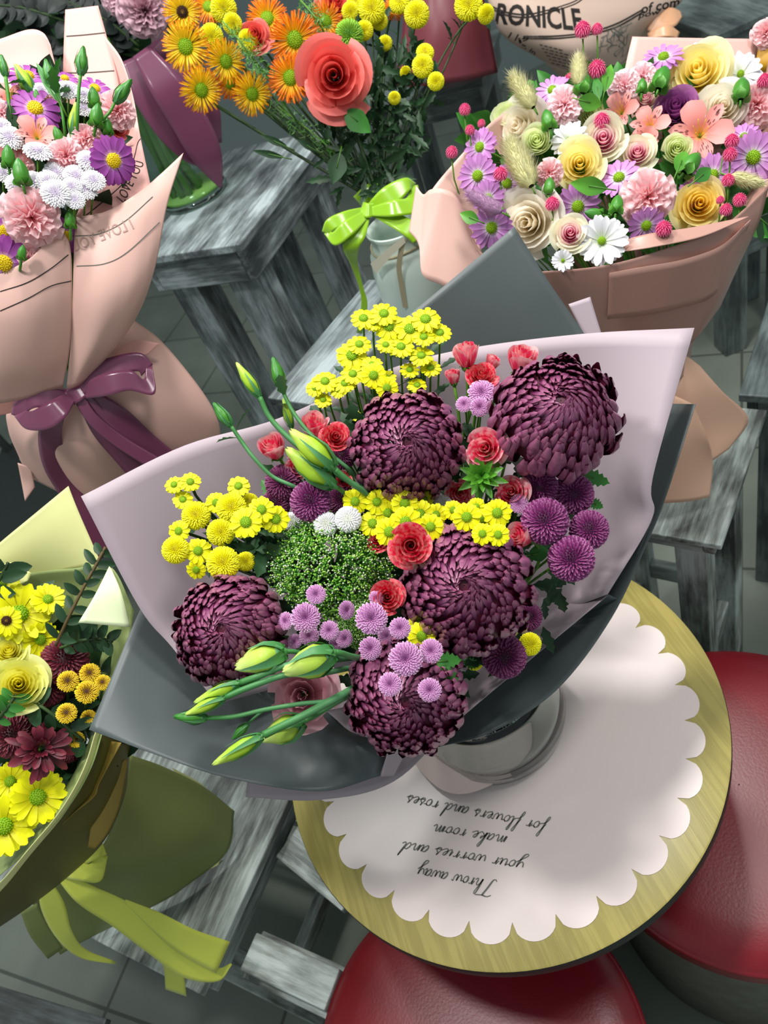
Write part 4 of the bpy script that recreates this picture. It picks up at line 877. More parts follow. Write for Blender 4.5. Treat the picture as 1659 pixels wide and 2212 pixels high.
def b_gbud(seed, fat=.31, m='bud_g', tipm='bud_g'):
    """closed carnation bud, length 1"""
    g = G(); z = np.linspace(0, 1, 11)[:, None]; ph = np.linspace(0, 2*math.pi, 20, endpoint=False)[None]
    r0 = np.interp(z[:, 0], [0, .1, .35, .65, .88, 1], [.3, .82, 1, .84, .40, .03])[:, None]*fat
    rr = r0*(1-.10*np.abs(np.cos(2.5*ph))**8*(z > .25)); P = np.stack([rr*np.cos(ph), rr*np.sin(ph), z+0*ph], -1); g.grid(P, 0, np.repeat(z[:, 0], 20), wrap=True)
    out = [('calyx', g.mesh('calyx', M[m]), [])]
    g = G()
    for i in range(4):
        s = np.linspace(0, 1, 5); strip(g, np.interp(s, [0, .3, 1], [.34, .86, 1.02])*fat, .30*s-.03, np.array([.4, .6, .5, .25, .03])*fat, i*1.571, -.45)
    out.append(('bracts', g.mesh('bracts', M['leaf_br']), []))
    return out
def b_bunny(seed, m='tail_c'):
    """hare's-tail grass head, length 1, radius about .2"""
    r = random.Random(seed); g = G(); z = np.linspace(0, 1, 10)[:, None]; ph = np.linspace(0, 2*math.pi, 14, endpoint=False)[None]
    rr = np.interp(z[:, 0], [0, .1, .4, .8, 1], [.05, .15, .18, .13, .02])[:, None]; P = np.stack([rr*np.cos(ph), rr*np.sin(ph), z+0*ph], -1); g.grid(P, 0, np.zeros(140), wrap=True)
    out = [('seed_head', g.mesh('seed_head', M[m]), [])]
    g = G()
    for i in range(1500):
        zz = r.random(); a = r.uniform(0, 6.283); q = np.interp(zz, [0, .1, .4, .8, 1], [.05, .15, .18, .13, .03]); L = r.uniform(.08, .2) if i % 6 else r.uniform(.2, .34)
        d = np.array([math.cos(a), math.sin(a), 1.1+r.uniform(-.4, .6)]); d /= np.linalg.norm(d); p = np.array([q*math.cos(a), q*math.sin(a), zz]); sd = np.array([-math.sin(a), math.cos(a), 0])*.006
        g.add([p-sd, p+sd, p+d*L], [(0, 1, 2)], 0, [0, 0, 1])
    out.append(('hairs', g.mesh('hairs', M[m]), []))
    return out
def b_alst(seed):
    g = G(); mk = G(); r = random.Random(seed)
    for i in range(6):
        s = np.linspace(0, 1, 9); inner = i % 2; ph = i*math.pi/3+r.uniform(-.1, .1); L = 1.0 if not inner else .95
        rho = .06+L*s*(.55+.4*s); z = -.45+.85*s-.42*s*s+.0*s
        wd = (np.interp(s, [0, .3, .65, .88, 1], [.06, .18, .40, .34, .06]) if not inner else np.interp(s, [0, .4, .7, .9, 1], [.05, .14, .24, .16, .02]))
        strip(g, rho, z, wd, ph, .22, 0, m=5)
        if inner:
            for q in range(9):
                s0 = .38+.4*r.random(); c = r.uniform(-.7, .7)*np.interp(s0, [0, .4, .7, .9, 1], [.05, .14, .24, .16, .02]); ss = np.linspace(s0, s0+.10, 3)
                rho2 = .06+L*ss*(.55+.4*ss); z2 = -.45+.85*ss-.42*ss*ss+.02+.22*abs(c)*.6
                P = np.stack([np.stack([rho2, 0*rho2+c+e, z2], -1) for e in (-.011, .011)], 1); mk.grid(rotz(P, ph))
    out = [('petals', g.mesh('petals', M['alst']), [('streaks', mk.mesh('streaks', M['alst_mark']))])]
    g = G()
    for i in range(6): a = i*1.05; s = np.linspace(0, 1, 5)[:, None]; g.tube(np.hstack([(.03+.2*s)*math.cos(a), (.03+.2*s)*math.sin(a), -.4+.75*s]), .012, 4)
    out.append(('stamens', g.mesh('stamens', M['yel_disc']), []))
    return out
def b_trach(seed, rx=1., ry=.9):
    """dome of countless tiny green and white buds"""
    r = random.Random(seed); g = G(); st = G()
    for k in range(90):
        th = 1.5*math.sqrt((k+.5)/90); ph = k*GA; d = np.array([math.sin(th)*math.cos(ph)*rx, math.sin(th)*math.sin(ph)*ry, math.cos(th)*.72])*r.uniform(.9, 1.06)
        if k % 2 == 0: st.tube([(0, 0, -.6), d*.45+np.array([0, 0, -.1]), d*.92], .012, 4)
        for j in range(48):
            v = np.array([r.gauss(0, 1) for _ in range(3)]); v = v/np.linalg.norm(v)*.17*r.random()**.45; p = d*r.uniform(.84, 1.02)+v
            w = r.random() < .36; q = .019 if w else .024
            g.octa(p, (q, q, q*1.25), 1 if w else 0, r.random())
            if j % 2 == 0: st.tube([d*.8, p], .0075, 3)
    return [('florets', g.mesh('florets', [M['trach'], M['trach_w']]), []), ('branches', st.mesh('branches', M['bud_g']), [])]
def leaf_blade(g, L, w, bend=.25, fold=.25, n=8, mat=0, o=(0, 0, 0), az=0., el=0., prof=None, lobes=0, m=5):
    """leaf from o, pointing along azimuth az, raised by el, in the local frame"""
    s = np.linspace(0, 1, n); rho = L*s; z = L*(s*math.tan(el)-bend*s*s); wd = w*np.interp(s, [0, .15, .45, .8, 1], prof or [.06, .6, 1, .55, .01])
    if lobes: wd = wd*(1-.38*(np.arange(n) % 2))
    c = np.linspace(-1, 1, m); P = np.stack([rho[:, None]+0*c[None], wd[:, None]*c[None], z[:, None]+fold*wd[:, None]*np.abs(c)[None]], -1)
    g.grid(rotz(P, az)+np.array(o), mat, np.repeat(s, m))
# ------------------------------------------------------------------ planting a flower
def frame_from(n, spin):
    n = nrm(n); x = nrm(np.cross(AX_D, n) if abs(np.dot(AX_D, n)) < .95 else np.cross(AX_R, n)); y = np.cross(n, x)
    c, s = math.cos(spin), math.sin(spin); return np.stack([c*x+s*y, -s*x+c*y, n], 1)
def face(x, y, tx, ty): return nrm(-nrm(ray(x, y)) + tx*AX_R - ty*AX_D)
NF = [0]
def plant(name, cat, label, group, parts, pos, Rm, scale, bind=None, stem_r=.0016, stem_m='stem', base=-.35, leafy=0, via=None, leaf_m='leaf_dk', seed=None, c1=.38):
    """an Empty with the parts of a flower; bind = the point in the room its stem runs to"""
    NF[0] += 1
    o = bpy.data.objects.new(name, None); COL.objects.link(o); o.empty_display_size = .01
    mm = Matrix.Identity(4)
    for i in range(3):
        for j in range(3): mm[i][j] = Rm[i, j]*scale
        mm[i][3] = pos[i]
    o.matrix_world = mm; tag(o, label, cat, group)
    for pn, me, subs in parts:
        c = link(pn, me, o)
        for sn, sm in subs: link(sn, sm, c)
    if bind is not None:
        inv = Rm.T/scale; P0 = np.array([0, 0, base]); B = inv@(np.array(bind)-pos)
        mids = [inv@(np.array(v)-pos) for v in via] if via else []
        if mids: path = cr_interp(np.array([P0]+mids+[B]), 6)
        else:
            L = np.linalg.norm(B-P0); C1 = P0+np.array([0, 0, -c1*L]); s = np.linspace(0, 1, 11)[:, None]
            path = (1-s)**2*P0+2*s*(1-s)*C1+s*s*B
        g = G(); g.tube(path, stem_r/scale, 6); st = link('stem', g.mesh('stem', M[stem_m]), o)
        if leafy:
            r = random.Random(seed if seed is not None else NF[0])
            for k in range(leafy):
                i = min(len(path)-2, 1+int((k+.6)/(leafy+.5)*5)); q = nrm(path[i+1]-path[i]); lw = r.uniform(.006, .009)/scale; ll = r.uniform(.02, .034)/scale
                g = G(); leaf_blade(g, ll, lw, az=0, el=.6, lobes=1, n=9)
                V = g.v[0]; x = nrm(np.cross(q, [r.uniform(-1, 1), r.uniform(-1, 1), .3])); y = np.cross(q, x)
                g.v[0] = path[i]+V[:, :1]*x+V[:, 1:2]*y-V[:, 2:3]*q
                link('leaf', g.mesh('leaf', M[leaf_m]), st)
    return o
def head(kind, x, y, d, t, tx=0., ty=0., label='', bind=None, group=None, spin=None, **k):
    """flower head centred at a pixel, d px across"""
    nm, cat, pf, lift = KINDS[kind]; sc = d/2*t/FPX; n = face(x, y, tx, ty)
    pos = W(x, y, t)-n*sc*lift
    sp = spin if spin is not None else rng.uniform(0, 6.28)
    return plant(nm, cat, label, group, pf(), pos, frame_from(n, sp), sc, bind, **k)
def shoot(kind, x0, y0, x1, y1, t0, t1, label, bind=None, group=None, **k):
    """a bud that lies from base pixel 0 to tip pixel 1"""
    nm, cat, pf, _ = KINDS[kind]; a, b = W(x0, y0, t0), W(x1, y1, t1); L = np.linalg.norm(b-a)
    k.setdefault('base', -.03)
    if bind is not None and not k.get('via'): u = nrm(ray(x0, y0)); k['via'] = [a-nrm(b-a)*.012+u*.010, a-nrm(b-a)*.016+u*.055]
    return plant(nm, cat, label, group, pf(), a, frame_from(b-a, rng.uniform(0, 6.28)), L, bind, **k)
_v = [0]
def var(key, n, f):
    def get():
        _v[0] += 1; i = _v[0] % n; return proto((key, i), lambda: f(11+i*17))
    return get
KINDS = {
 'pom_purple': ('button_chrysanthemum', 'flower', var('pp', 3, lambda s: b_pom(s, 'purple', 190, w=.125)), .25),
 'pom_deep': ('button_chrysanthemum', 'flower', var('pd', 2, lambda s: b_pom(s, 'purple_dk', 190, w=.125)), .25),
 'pom_lilac': ('button_chrysanthemum', 'flower', var('pl', 3, lambda s: b_pom(s, 'lilac', 170, th1=1.6, flat=.55, w=.11, hollow=.30)), .3),
 'pom_white': ('button_chrysanthemum', 'flower', var('pw', 2, lambda s: b_pom(s, 'white', 150, w=.12)), .25),
 'pom_whlil': ('button_chrysanthemum', 'flower', var('pwl', 3, lambda s: b_pom(s, 'white_lil', 150, th1=1.65, flat=.5, w=.11, hollow=.15)), .2),
 'pom_yellow': ('button_chrysanthemum', 'flower', var('py', 3, lambda s: b_pom(s, 'yel_pom', 230, w=.10, flat=.7)), .25),
 'pom_brown': ('button_chrysanthemum', 'flower', var('pb', 2, lambda s: b_pom(s, 'brown_yel', 170, th1=1.6, flat=.55, w=.10)), .25),
 'pom_green': ('button_chrysanthemum', 'flower', var('pg', 1, lambda s: b_pom(s, 'green_pom', 170, w=.08)), .25),
 'pom_burg': ('chrysanthemum', 'flower', var('pbu', 1, lambda s: b_pom(s, 'burg', 170, w=.12)), .25),
 'daisy_y': ('yellow_daisy', 'flower', var('dy', 4, lambda s: b_daisy(s, 'yellow', 11, .20)), .0),
 'daisy_big': ('yellow_chrysanthemum', 'flower', var('dbig', 2, lambda s: b_daisy(s, 'yellow', 14, .16, disc_r=.28, rows=3, droop=.15, tilt=.3)), .1),
 'daisy_brown': ('yellow_chrysanthemum', 'flower', var('dbr', 1, lambda s: b_daisy(s, 'yellow', 16, .15, disc_r=.34, dm='brown_disc', rows=2)), .0),
 'daisy_p': ('violet_daisy', 'flower', var('dp', 2, lambda s: b_daisy(s, 'daisy_purp', 13, .17, disc_r=.30, dm='yel_disc')), .0),
 'daisy_l': ('lilac_daisy', 'flower', var('dl', 3, lambda s: b_daisy(s, 'daisy_lil', 15, .135, disc_r=.26, dm='green_disc', droop=.12)), .0),
 'daisy_w': ('white_chrysanthemum', 'flower', var('dw', 2, lambda s: b_daisy(s, 'white', 12, .17, r0=.1, disc_r=.16, rows=3, tilt=.3, droop=.1)), .1),
 'quill_o': ('quill_gerbera', 'flower', var('qo', 3, lambda s: b_quill(s, 'orange')), .05),
 'quill_y': ('quill_gerbera', 'flower', var('qy', 2, lambda s: b_quill(s, 'yel_orange')), .05),
 'quill_d': ('quill_gerbera', 'flower', var('qd', 1, lambda s: b_quill(s, 'yel_orange', 'brown_disc')), .05),
 'rose_spray': ('spray_rose', 'rose', var('rs', 3, lambda s: b_rose(s, 'rose_red', 15)), .0),
 'rose_sbud': ('spray_rose', 'rose', var('rsb', 2, lambda s: b_rose(s, 'rose_red', 14, a1=.66, top0=.62, top1=.45, roll=.10)), .0),
 'rose_crim': ('spray_rose', 'rose', var('rc', 2, lambda s: b_rose(s, 'rose_redder', 16)), .0),
 'rose_coral': ('coral_rose', 'rose', var('rco', 1, lambda s: b_rose(s, 'rose_coral', 17, top0=.5, top1=-.1, roll=.2)), .0),
 'rose_yel': ('yellow_rose', 'rose', var('ry', 2, lambda s: b_rose(s, 'rose_yel', 20)), .0),
 'rose_gold': ('yellow_rose', 'rose', var('rg', 1, lambda s: b_rose(s, 'rose_gold', 20)), .0),
 'rose_lemon': ('lemon_rose', 'rose', var('rl', 1, lambda s: b_rose(s, 'rose_lemon', 22, ruff=.02)), .0),
 'rose_cream': ('cream_rose', 'rose', var('rcr', 2, lambda s: b_rose(s, 'rose_cream', 20, ruff=.02)), .0),
 'rose_green': ('pale_green_rose', 'rose', var('rgr', 2, lambda s: b_rose(s, 'rose_green', 18, ruff=.02, top1=.3, a1=.85, roll=.05)), .0),
 'rose_bi': ('pink_hearted_rose', 'rose', var('rb', 2, lambda s: b_rose(s, 'rose_bi', 20, top1=.12)), .0),
 'rose_purp': ('purple_rose', 'rose', var('rp', 1, lambda s: b_rose(s, 'rose_purp', 18, top1=.15, roll=.1)), .0),
 'lis_pink': ('pink_lisianthus', 'flower', var('lp', 1, lambda s: b_rose(s, 'pink_lis', 13, ruff=.03, top1=.1, roll=.1)), .0),
 'carn': ('pink_carnation', 'carnation', var('ca', 2, lambda s: b_carn(s, 'carn')), .2),
 'carn_l': ('pink_carnation', 'carnation', var('cl', 2, lambda s: b_carn(s, 'carn_lt')), .2),
 'hydr': ('ruffled_pink_bloom', 'flower', var('hy', 1, lambda s: b_carn(s, 'hydr', 60)), .2),
 'gomph': ('globe_amaranth', 'flower', var('gm', 2, lambda s: b_pom(s, 'gomph', 130, th1=2.7, flat=1.05, w=.10, prof=PROF_PT, hollow=.0)), .0),
 'alst': ('alstroemeria', 'flower', var('al', 2, b_alst), .0),
 'lis_y': ('lisianthus_bud', 'flower bud', var('ly', 3, lambda s: b_lis(s, 'bud_y', .05, .20)), 0),
 'lis_slim': ('lisianthus_bud', 'flower bud', var('ls', 2, lambda s: b_lis(s, 'bud_y', .0, .145)), 0),
 'lis_fat': ('lisianthus_bud', 'flower bud', var('lf', 2, lambda s: b_lis(s, 'bud_p', .08, .30)), 0),
 'lis_green': ('lisianthus_bud', 'flower bud', var('lg', 2, lambda s: b_lis(s, 'bud_g', .0, .20)), 0),
 'gbud': ('carnation_bud', 'flower bud', var('gb', 2, lambda s: b_gbud(s)), 0),
 'bunny': ('hares_tail_grass', 'grass head', var('bt', 2, lambda s: b_bunny(s)), 0),
 'bunny_l': ('hares_tail_grass', 'grass head', var('btl', 1, lambda s: b_bunny(s, 'tail_l')), 0),
}
ORD = 'first second third fourth fifth sixth seventh eighth ninth tenth eleventh twelfth thirteenth fourteenth'.split()
def cluster(kind, where, what, group, items, t, bind, tx=0, ty=0, **k):
    """a run of like flowers told apart by their order from the left within a small named cluster"""
    order = sorted(range(len(items)), key=lambda i: items[i][0])
    for rank, i in enumerate(order):
        it = items[i]; x, y, d = it[:3]; e = it[3] if len(it) > 3 else {}
        ordw = 'leftmost' if rank == 0 else 'rightmost' if rank == len(items)-1 else ORD[rank]+' from left'
        if len(items) == 1: ordw = 'lone'
        kk = dict(k); kk.update({q: v for q, v in e.items() if q not in ('tx', 'ty', 't', 'kind', 'what', 'label')})
        head(e.get('kind', kind), x, y, d, e.get('t', t), e.get('tx', tx), e.get('ty', ty), e.get('label', f"{e.get('what', what)}, {ordw} {where}"), bind, group, **kk)
# ------------------------------------------------------------------ main bouquet
BA = np.array([-.012, .556, .90])
def mum(label, x, y, d, t, tx, ty, seed, spin, gap=None, loose=0.):
    sc = d/2*t/FPX*1.03; n = face(x, y, tx, ty); pos = W(x, y, t)-n*sc*.15
    plant('spider_mum', 'flower', label, 'dark mauve incurved mums of the main bouquet', b_mum(seed, gap, loose), pos, frame_from(n, spin), sc, BA, stem_r=.003, stem_m='stem_dk', base=-.5)
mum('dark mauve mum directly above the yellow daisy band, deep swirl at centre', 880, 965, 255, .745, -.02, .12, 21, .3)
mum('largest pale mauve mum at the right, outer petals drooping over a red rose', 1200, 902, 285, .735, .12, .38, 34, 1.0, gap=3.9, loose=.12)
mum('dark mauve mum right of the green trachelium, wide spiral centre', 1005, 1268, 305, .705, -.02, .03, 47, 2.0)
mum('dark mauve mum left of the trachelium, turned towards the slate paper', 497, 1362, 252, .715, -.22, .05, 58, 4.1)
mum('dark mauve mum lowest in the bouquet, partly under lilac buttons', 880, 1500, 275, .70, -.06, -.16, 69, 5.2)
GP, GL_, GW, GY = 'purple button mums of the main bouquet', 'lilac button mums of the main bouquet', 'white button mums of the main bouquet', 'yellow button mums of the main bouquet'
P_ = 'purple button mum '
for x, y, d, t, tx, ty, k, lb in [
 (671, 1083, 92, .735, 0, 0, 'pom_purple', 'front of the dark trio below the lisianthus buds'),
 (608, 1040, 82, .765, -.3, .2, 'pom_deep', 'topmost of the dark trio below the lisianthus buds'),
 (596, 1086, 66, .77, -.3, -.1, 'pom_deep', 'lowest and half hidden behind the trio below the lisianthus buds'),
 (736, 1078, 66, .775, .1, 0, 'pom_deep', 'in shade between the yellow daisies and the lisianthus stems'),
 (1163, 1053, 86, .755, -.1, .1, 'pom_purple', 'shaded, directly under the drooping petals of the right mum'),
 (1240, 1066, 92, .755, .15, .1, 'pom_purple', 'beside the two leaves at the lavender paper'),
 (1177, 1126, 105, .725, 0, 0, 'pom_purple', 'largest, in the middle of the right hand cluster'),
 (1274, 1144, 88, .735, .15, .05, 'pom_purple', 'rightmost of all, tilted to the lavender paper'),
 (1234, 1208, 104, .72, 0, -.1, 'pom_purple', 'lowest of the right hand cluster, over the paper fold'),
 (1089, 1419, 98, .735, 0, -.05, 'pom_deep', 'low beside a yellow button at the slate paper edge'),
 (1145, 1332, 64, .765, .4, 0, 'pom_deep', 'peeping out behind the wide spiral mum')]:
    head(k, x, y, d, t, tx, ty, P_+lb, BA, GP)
head('pom_deep', 739, 985, 58, .78, -.2, .2, 'small dark closed mum head tucked left of the upper mauve mum', BA, GP)
L_ = 'lilac button mum '
for x, y, d, t, tx, ty, lb in [
 (1040, 844, 62, .765, 0, .5, 'large one under the red and white spray roses at top right'),
 (1002, 872, 38, .765, -.1, .3, 'small, leftmost under the top right spray roses'),
 (1036, 879, 44, .755, 0, .1, 'small and round, lowest under the top right spray roses'),
 (1074, 838, 32, .775, .1, .4, 'smallest, touching the largest mauve mum'),
 (1121, 1087, 44, .74, 0, .2, 'dusky one between a spray rose and the purple cluster'),
 (683, 1283, 46, .68, .1, .2, 'topmost, overlapping the green trachelium'),
 (660, 1334, 68, .675, 0, 0, 'second largest on the left, below the green trachelium'),
 (751, 1318, 44, .68, .7, 0, 'turned sideways alone against the trachelium'),
 (614, 1341, 42, .70, -.6, .1, 'leftmost, peeping beside the left mauve mum'),
 (711, 1362, 45, .68, 0, 0, 'round with green eye, above the fat lisianthus bud'),
 (746, 1380, 42, .685, .5, -.1, 'tilted, just right of the fat lisianthus bud'),
 (802, 1336, 74, .665, 0, 0, 'large and bright, left of the crimson rose'),
 (814, 1291, 36, .685, .3, .3, 'small on a stem in front of the crimson rose'),
 (801, 1401, 54, .66, .3, 0, 'oval one at the top edge of the lowest mum'),
 (835, 1374, 40, .69, .1, 0, 'small one tucked between two larger lilac heads'),
 (864, 1357, 50, .66, 0, 0, 'flat one left of the two low yellow daisies'),
 (876, 1424, 78, .638, 0, -.05, 'largest, over the middle of the lowest mum'),
 (931, 1406, 55, .645, 0, 0, 'round, right of the largest and beside a lobed leaf'),
 (842, 1478, 54, .632, -.1, 0, 'over the swirl of the lowest mum'),
 (928, 1491, 54, .636, 0, -.1, 'lowest right, below the lobed leaf'),
 (668, 1374, 46, .70, 0, -.2, 'shaded, behind the fat lisianthus bud'),
 (636, 1386, 34, .71, -.2, -.1, 'half hidden between the left mum and the bud'),
 (726, 1392, 34, .70, .1, -.2, 'small shaded one touching the fat bud')]:
    head('pom_lilac', x, y, d, t, tx, ty, L_+lb, BA, GL_, stem_r=.0012)
for x, y, d, t, lb in [(704, 1131, 56, .735, 'left of the pair above the green trachelium'), (752, 1121, 60, .73, 'right of the pair above the green trachelium'),
  (630, 1127, 44, .76, 'half hidden, beside the yellow daisies on the left'), (957, 1089, 42, .765, 'sunk between the upper mum and the daisy band'), (628, 1182, 34, .755, 'smallest, sunk at the left edge of the trachelium')]:
    head('pom_white', x, y, d, t, 0, .1, 'white button mum '+lb, BA, GW)
Y_ = 'yellow button mum '
BL = np.array([-.03, .57, .93])
for x, y, d, t, tx, ty, lb in [
 (423, 1113, 64, .745, -.1, .1, 'upper left, below three small daisies'), (500, 1097, 68, .735, 0, .1, 'topmost and large in the left spray'),
 (477, 1150, 62, .73, 0, 0, 'in the middle of the left spray'), (378, 1188, 62, .735, -.2, 0, 'leftmost of the left spray, over lavender paper'),
 (482, 1216, 74, .715, 0, 0, 'largest, touching the left mauve mum'), (532, 1213, 44, .735, .2, 0, 'small, right behind the largest yellow button'),
 (1147, 1392, 52, .75, .3, -.1, 'alone at the slate paper edge on the right'), (1025, 1430, 38, .765, 0, 0, 'hidden left of the low purple button'), (540, 1083, 40, .765, .1, .2, 'half hidden behind the daisies of the left spray')]:
    head('pom_yellow', x, y, d, t, tx, ty, Y_+lb, BL if x < 600 else BA, GY, leafy=2 if x < 600 else 0, stem_m='stem_dk')
def big(L, k=1.13): return [(q[0], q[1], q[2]*k)+tuple(q[3:]) for q in L]
GD = 'small yellow daisies of the main bouquet'
D = 'yellow green-eyed daisy'
cluster('daisy_y', 'at the upper edge of the left spray', D, GD, big([(376, 1047, 38, {'tx': -.4}), (411, 1041, 42, {'tx': -.1}), (395, 1079, 40), (515, 1050, 46, {'tx': -.2, 'ty': .5})]), .75, BL, -.2, .45, stem_m='stem_dk', leafy=1)
cluster('daisy_y', 'on the right side of the left spray', D, GD, big([(467, 1086, 44, {'t': .75}), (531, 1128, 64, {'t': .71}), (565, 1101, 54, {'t': .725}), (595, 1121, 58, {'t': .73, 'tx': .2})]), .73, BL, -.1, .2, stem_m='stem_dk', leafy=1)
cluster('daisy_y', 'low in the left spray', D, GD, big([(386, 1147, 44, {'tx': -.4}), (428, 1190, 52), (424, 1231, 40, {'tx': -.3, 'ty': -.3})]), .74, BL, -.1, .1, stem_m='stem_dk', leafy=1)
BT = np.array([.0, .60, .97])
tall = dict(tx=.0, ty=.75, stem_r=.0012, stem_m='stem', leafy=2)
cluster('daisy_y', 'along the top of the tall spray', D, GD, big([(785, 688, 52), (829, 678, 56), (806, 699, 36), (919, 690, 62), (950, 719, 48), (885, 711, 62, {'ty': .5}), (840, 705, 58, {'ty': .35})]), .80, BT, **tall)
cluster('daisy_y', 'in the second tier of the tall spray', D, GD, big([(776, 744, 48), (760, 768, 62, {'ty': .4}), (833, 745, 40), (866, 749, 52), (910, 768, 50), (915, 728, 46)]), .795, BT, **tall)
cluster('daisy_y', 'in the third tier, over the grey paper edge', D, GD, big([(804, 789, 46, {'t': .785}), (807, 811, 52, {'ty': .2, 't': .77}), (836, 838, 46, {'ty': .1, 't': .77}), (834, 817, 42), (885, 799, 40), (930, 795, 42), (901, 832, 38)]), .80, BT, **tall)
cluster('daisy_y', 'on the low left shoulder of the tall spray', D, GD, big([(762, 808, 48), (745, 828, 46), (731, 842, 38), (702, 824, 52), (681, 838, 40), (698, 864, 36), (765, 897, 26)]), .79, BT, -.1, .7, stem_r=.0012, leafy=2)
cen = dict(tx=0, ty=.05, stem_m='stem_dk')
cluster('daisy_y', 'at the left end of the central band', D, GD, big([(767, 1083, 52), (814, 1084, 50), (805, 1131, 54, {'ty': .2}), (838, 1108, 52)]), .735, BA, **cen)
cluster('daisy_y', 'in the middle of the central band', D, GD, big([(874, 1088, 56), (876, 1128, 64, {'t': .685}), (841, 1149, 60, {'t': .685}), (908, 1110, 56), (942, 1112, 46), (930, 1138, 54, {'t': .69}), (917, 1079, 36, {'t': .745})]), .725, BA, **cen)
cluster('daisy_y', 'at the right end of the central band', D, GD, big([(979, 1102, 40), (1008, 1117, 58, {'t': .68}), (1074, 1108, 58, {'t': .68}), (1043, 1123, 42, {'t': .69}), (1042, 1153, 44, {'t': .668}), (1076, 1155, 46, {'t': .668}), (1029, 1095, 38), (1030, 1139, 38), (1061, 1169, 32)]), .715, BA, **cen)
cluster('daisy_y', 'of the pair above the largest lilac button', D, GD, big([(911, 1374, 58, {'t': .68}), (905, 1347, 46, {'ty': .4})]), .69, BA, **cen)
cluster('daisy_y', 'hidden under the lobed leaf', D, GD, big([(950, 1430, 38)]), .70, BA, **cen)
GR = 'red and white spray roses of the main bouquet'
S_ = 'red and white spray rose '
for x, y, d, t, tx, ty, k, lb in [
 (589, 967, 86, .755, -.5, .8, 'rose_sbud', 'with creamy outer petals, leftmost below a lisianthus bud'),
 (678, 922, 92, .77, -.1, 1.0, 'rose_sbud', 'behind the pale lisianthus pair, opening upward'),
 (725, 943, 64, .75, .1, .3, 'rose_crim', 'open face touching the upper mauve mum'),
 (642, 1008, 56, .765, -.1, .2, 'rose_spray', 'half hidden under the pale lisianthus pair'),
 (740, 1040, 44, .775, 0, 0, 'rose_crim', 'dark and sunk under the lisianthus stems'),
 (1008, 766, 84, .78, -.1, 2.2, 'rose_sbud', 'tall, seen from the side at the top'),
 (978, 813, 50, .79, -.4, 2.0, 'rose_sbud', 'small bud left of the tall one at the top'),
 (1062, 783, 52, .79, .9, 1.8, 'rose_sbud', 'slim bud between the two tall ones at the top'),
 (1041, 808, 66, .775, .1, .6, 'rose_crim', 'open one right above the lilac buttons at the top'),
 (1127, 778, 96, .775, .1, 1.4, 'rose_sbud', 'ruffled, rising behind the largest mauve mum'),
 (1047, 968, 92, .728, -.2, .1, 'rose_spray', 'streaked, under the drooping petals of the largest mum'),
 (1104, 1062, 74, .745, -.1, .2, 'rose_spray', 'right of the green leaf rosette'),
 (813, 1163, 58, .735, -.3, .1, 'rose_crim', 'shaded between trachelium and the big open crimson rose'),
 (887, 1178, 92, .668, 0, 0, 'rose_crim', 'largest, bright open face below the central daisies'),
 (836, 1289, 74, .685, .1, .1, 'rose_crim', 'between the trachelium and the wide spiral mum'),
 (1126, 1159, 84, .735, -.9, .3, 'rose_sbud', 'cream streaked, left of the big purple button'),
 (993, 1065, 60, .765, .1, -.1, 'rose_spray', 'low, left below the green leaf rosette')]:
    head(k, x, y, d, t, tx, ty, S_+lb, BA, GR, stem_r=.0018)
head('lis_pink', 652, 1502, 160, .722, -.1, -.05, 'dusty pink lisianthus bloom beneath the crossing green buds', BA, 'open lisianthus blooms')
# lisianthus buds
GLs = 'lisianthus buds of the main bouquet'
def bud(kind, tip, base, t, label, via, dt=0., group=GLs, bind=None, r=.0021, leafy=0):
    return shoot(kind, base[0], base[1], tip[0], tip[1], t, t-dt if dt else t, label, W(*via[-1]) if bind is None else bind, group, via=[W(*v) for v in via[:-1]] if bind is None else [W(*v) for v in via], stem_r=r, stem_m='sepal', leafy=leafy, leaf_m='sepal')
bud('lis_slim', (511, 784), (560, 856), .745, 'tall lime lisianthus bud over the wooden stool, topmost left', [(585, 905, .745), (640, 960, .74), (720, 1020, .735), (795, 1065, .745), (830, 1110, .80)], r=.0026)
bud('lis_green', (461, 870), (499, 920), .745, 'small green lisianthus bud furthest left above the lavender paper', [(525, 958, .745), (552, 993, .742), (590, 1030, .745), (648, 1058, .75), (720, 1110, .80)], r=.0020, leafy=2)
bud('lis_green', (590, 772), (608, 838), .765, 'slender dark green lisianthus bud with long sepals behind the tall one', [(632, 888, .76), (668, 935, .755), (720, 985, .755), (760, 1020, .76), (820, 1090, .80)], r=.0020, leafy=2)
bud('lis_slim', (612, 862), (630, 925), .775, 'yellow green bud with dark sepals behind the crossing stems', [(645, 950, .77), (690, 990, .77), (790, 1090, .80)], r=.0018)
bud('lis_y', (628, 930), (722, 1012), .715, 'upper one of the two plump twisted lime lisianthus buds', [(750, 1036, .72), (790, 1066, .735), (840, 1110, .79)], r=.0028)
bud('lis_y', (620, 970), (722, 1050), .725, 'lower one of the two plump twisted lime lisianthus buds', [(738, 1060, .735), (760, 1080, .75), (820, 1130, .80)], r=.0024)
bud('lis_fat', (614, 1452), (722, 1410), .665, 'fattest pale lime lisianthus bud above the dusty pink bloom', [(740, 1412, .67), (770, 1420, .69), (840, 1425, .76)], r=.0028)
bud('lis_fat', (510, 1442), (616, 1408), .68, 'plump lime lisianthus bud lying over the left mauve mum', [(640, 1408, .685), (690, 1418, .70), (780, 1420, .76)], r=.0022)
bud('lis_slim', (421, 1517), (517, 1476), .675, 'upper one of the lime bud pair reaching over the slate paper', [(560, 1460, .672), (615, 1438, .675), (680, 1430, .69), (760, 1420, .74)], r=.0032)
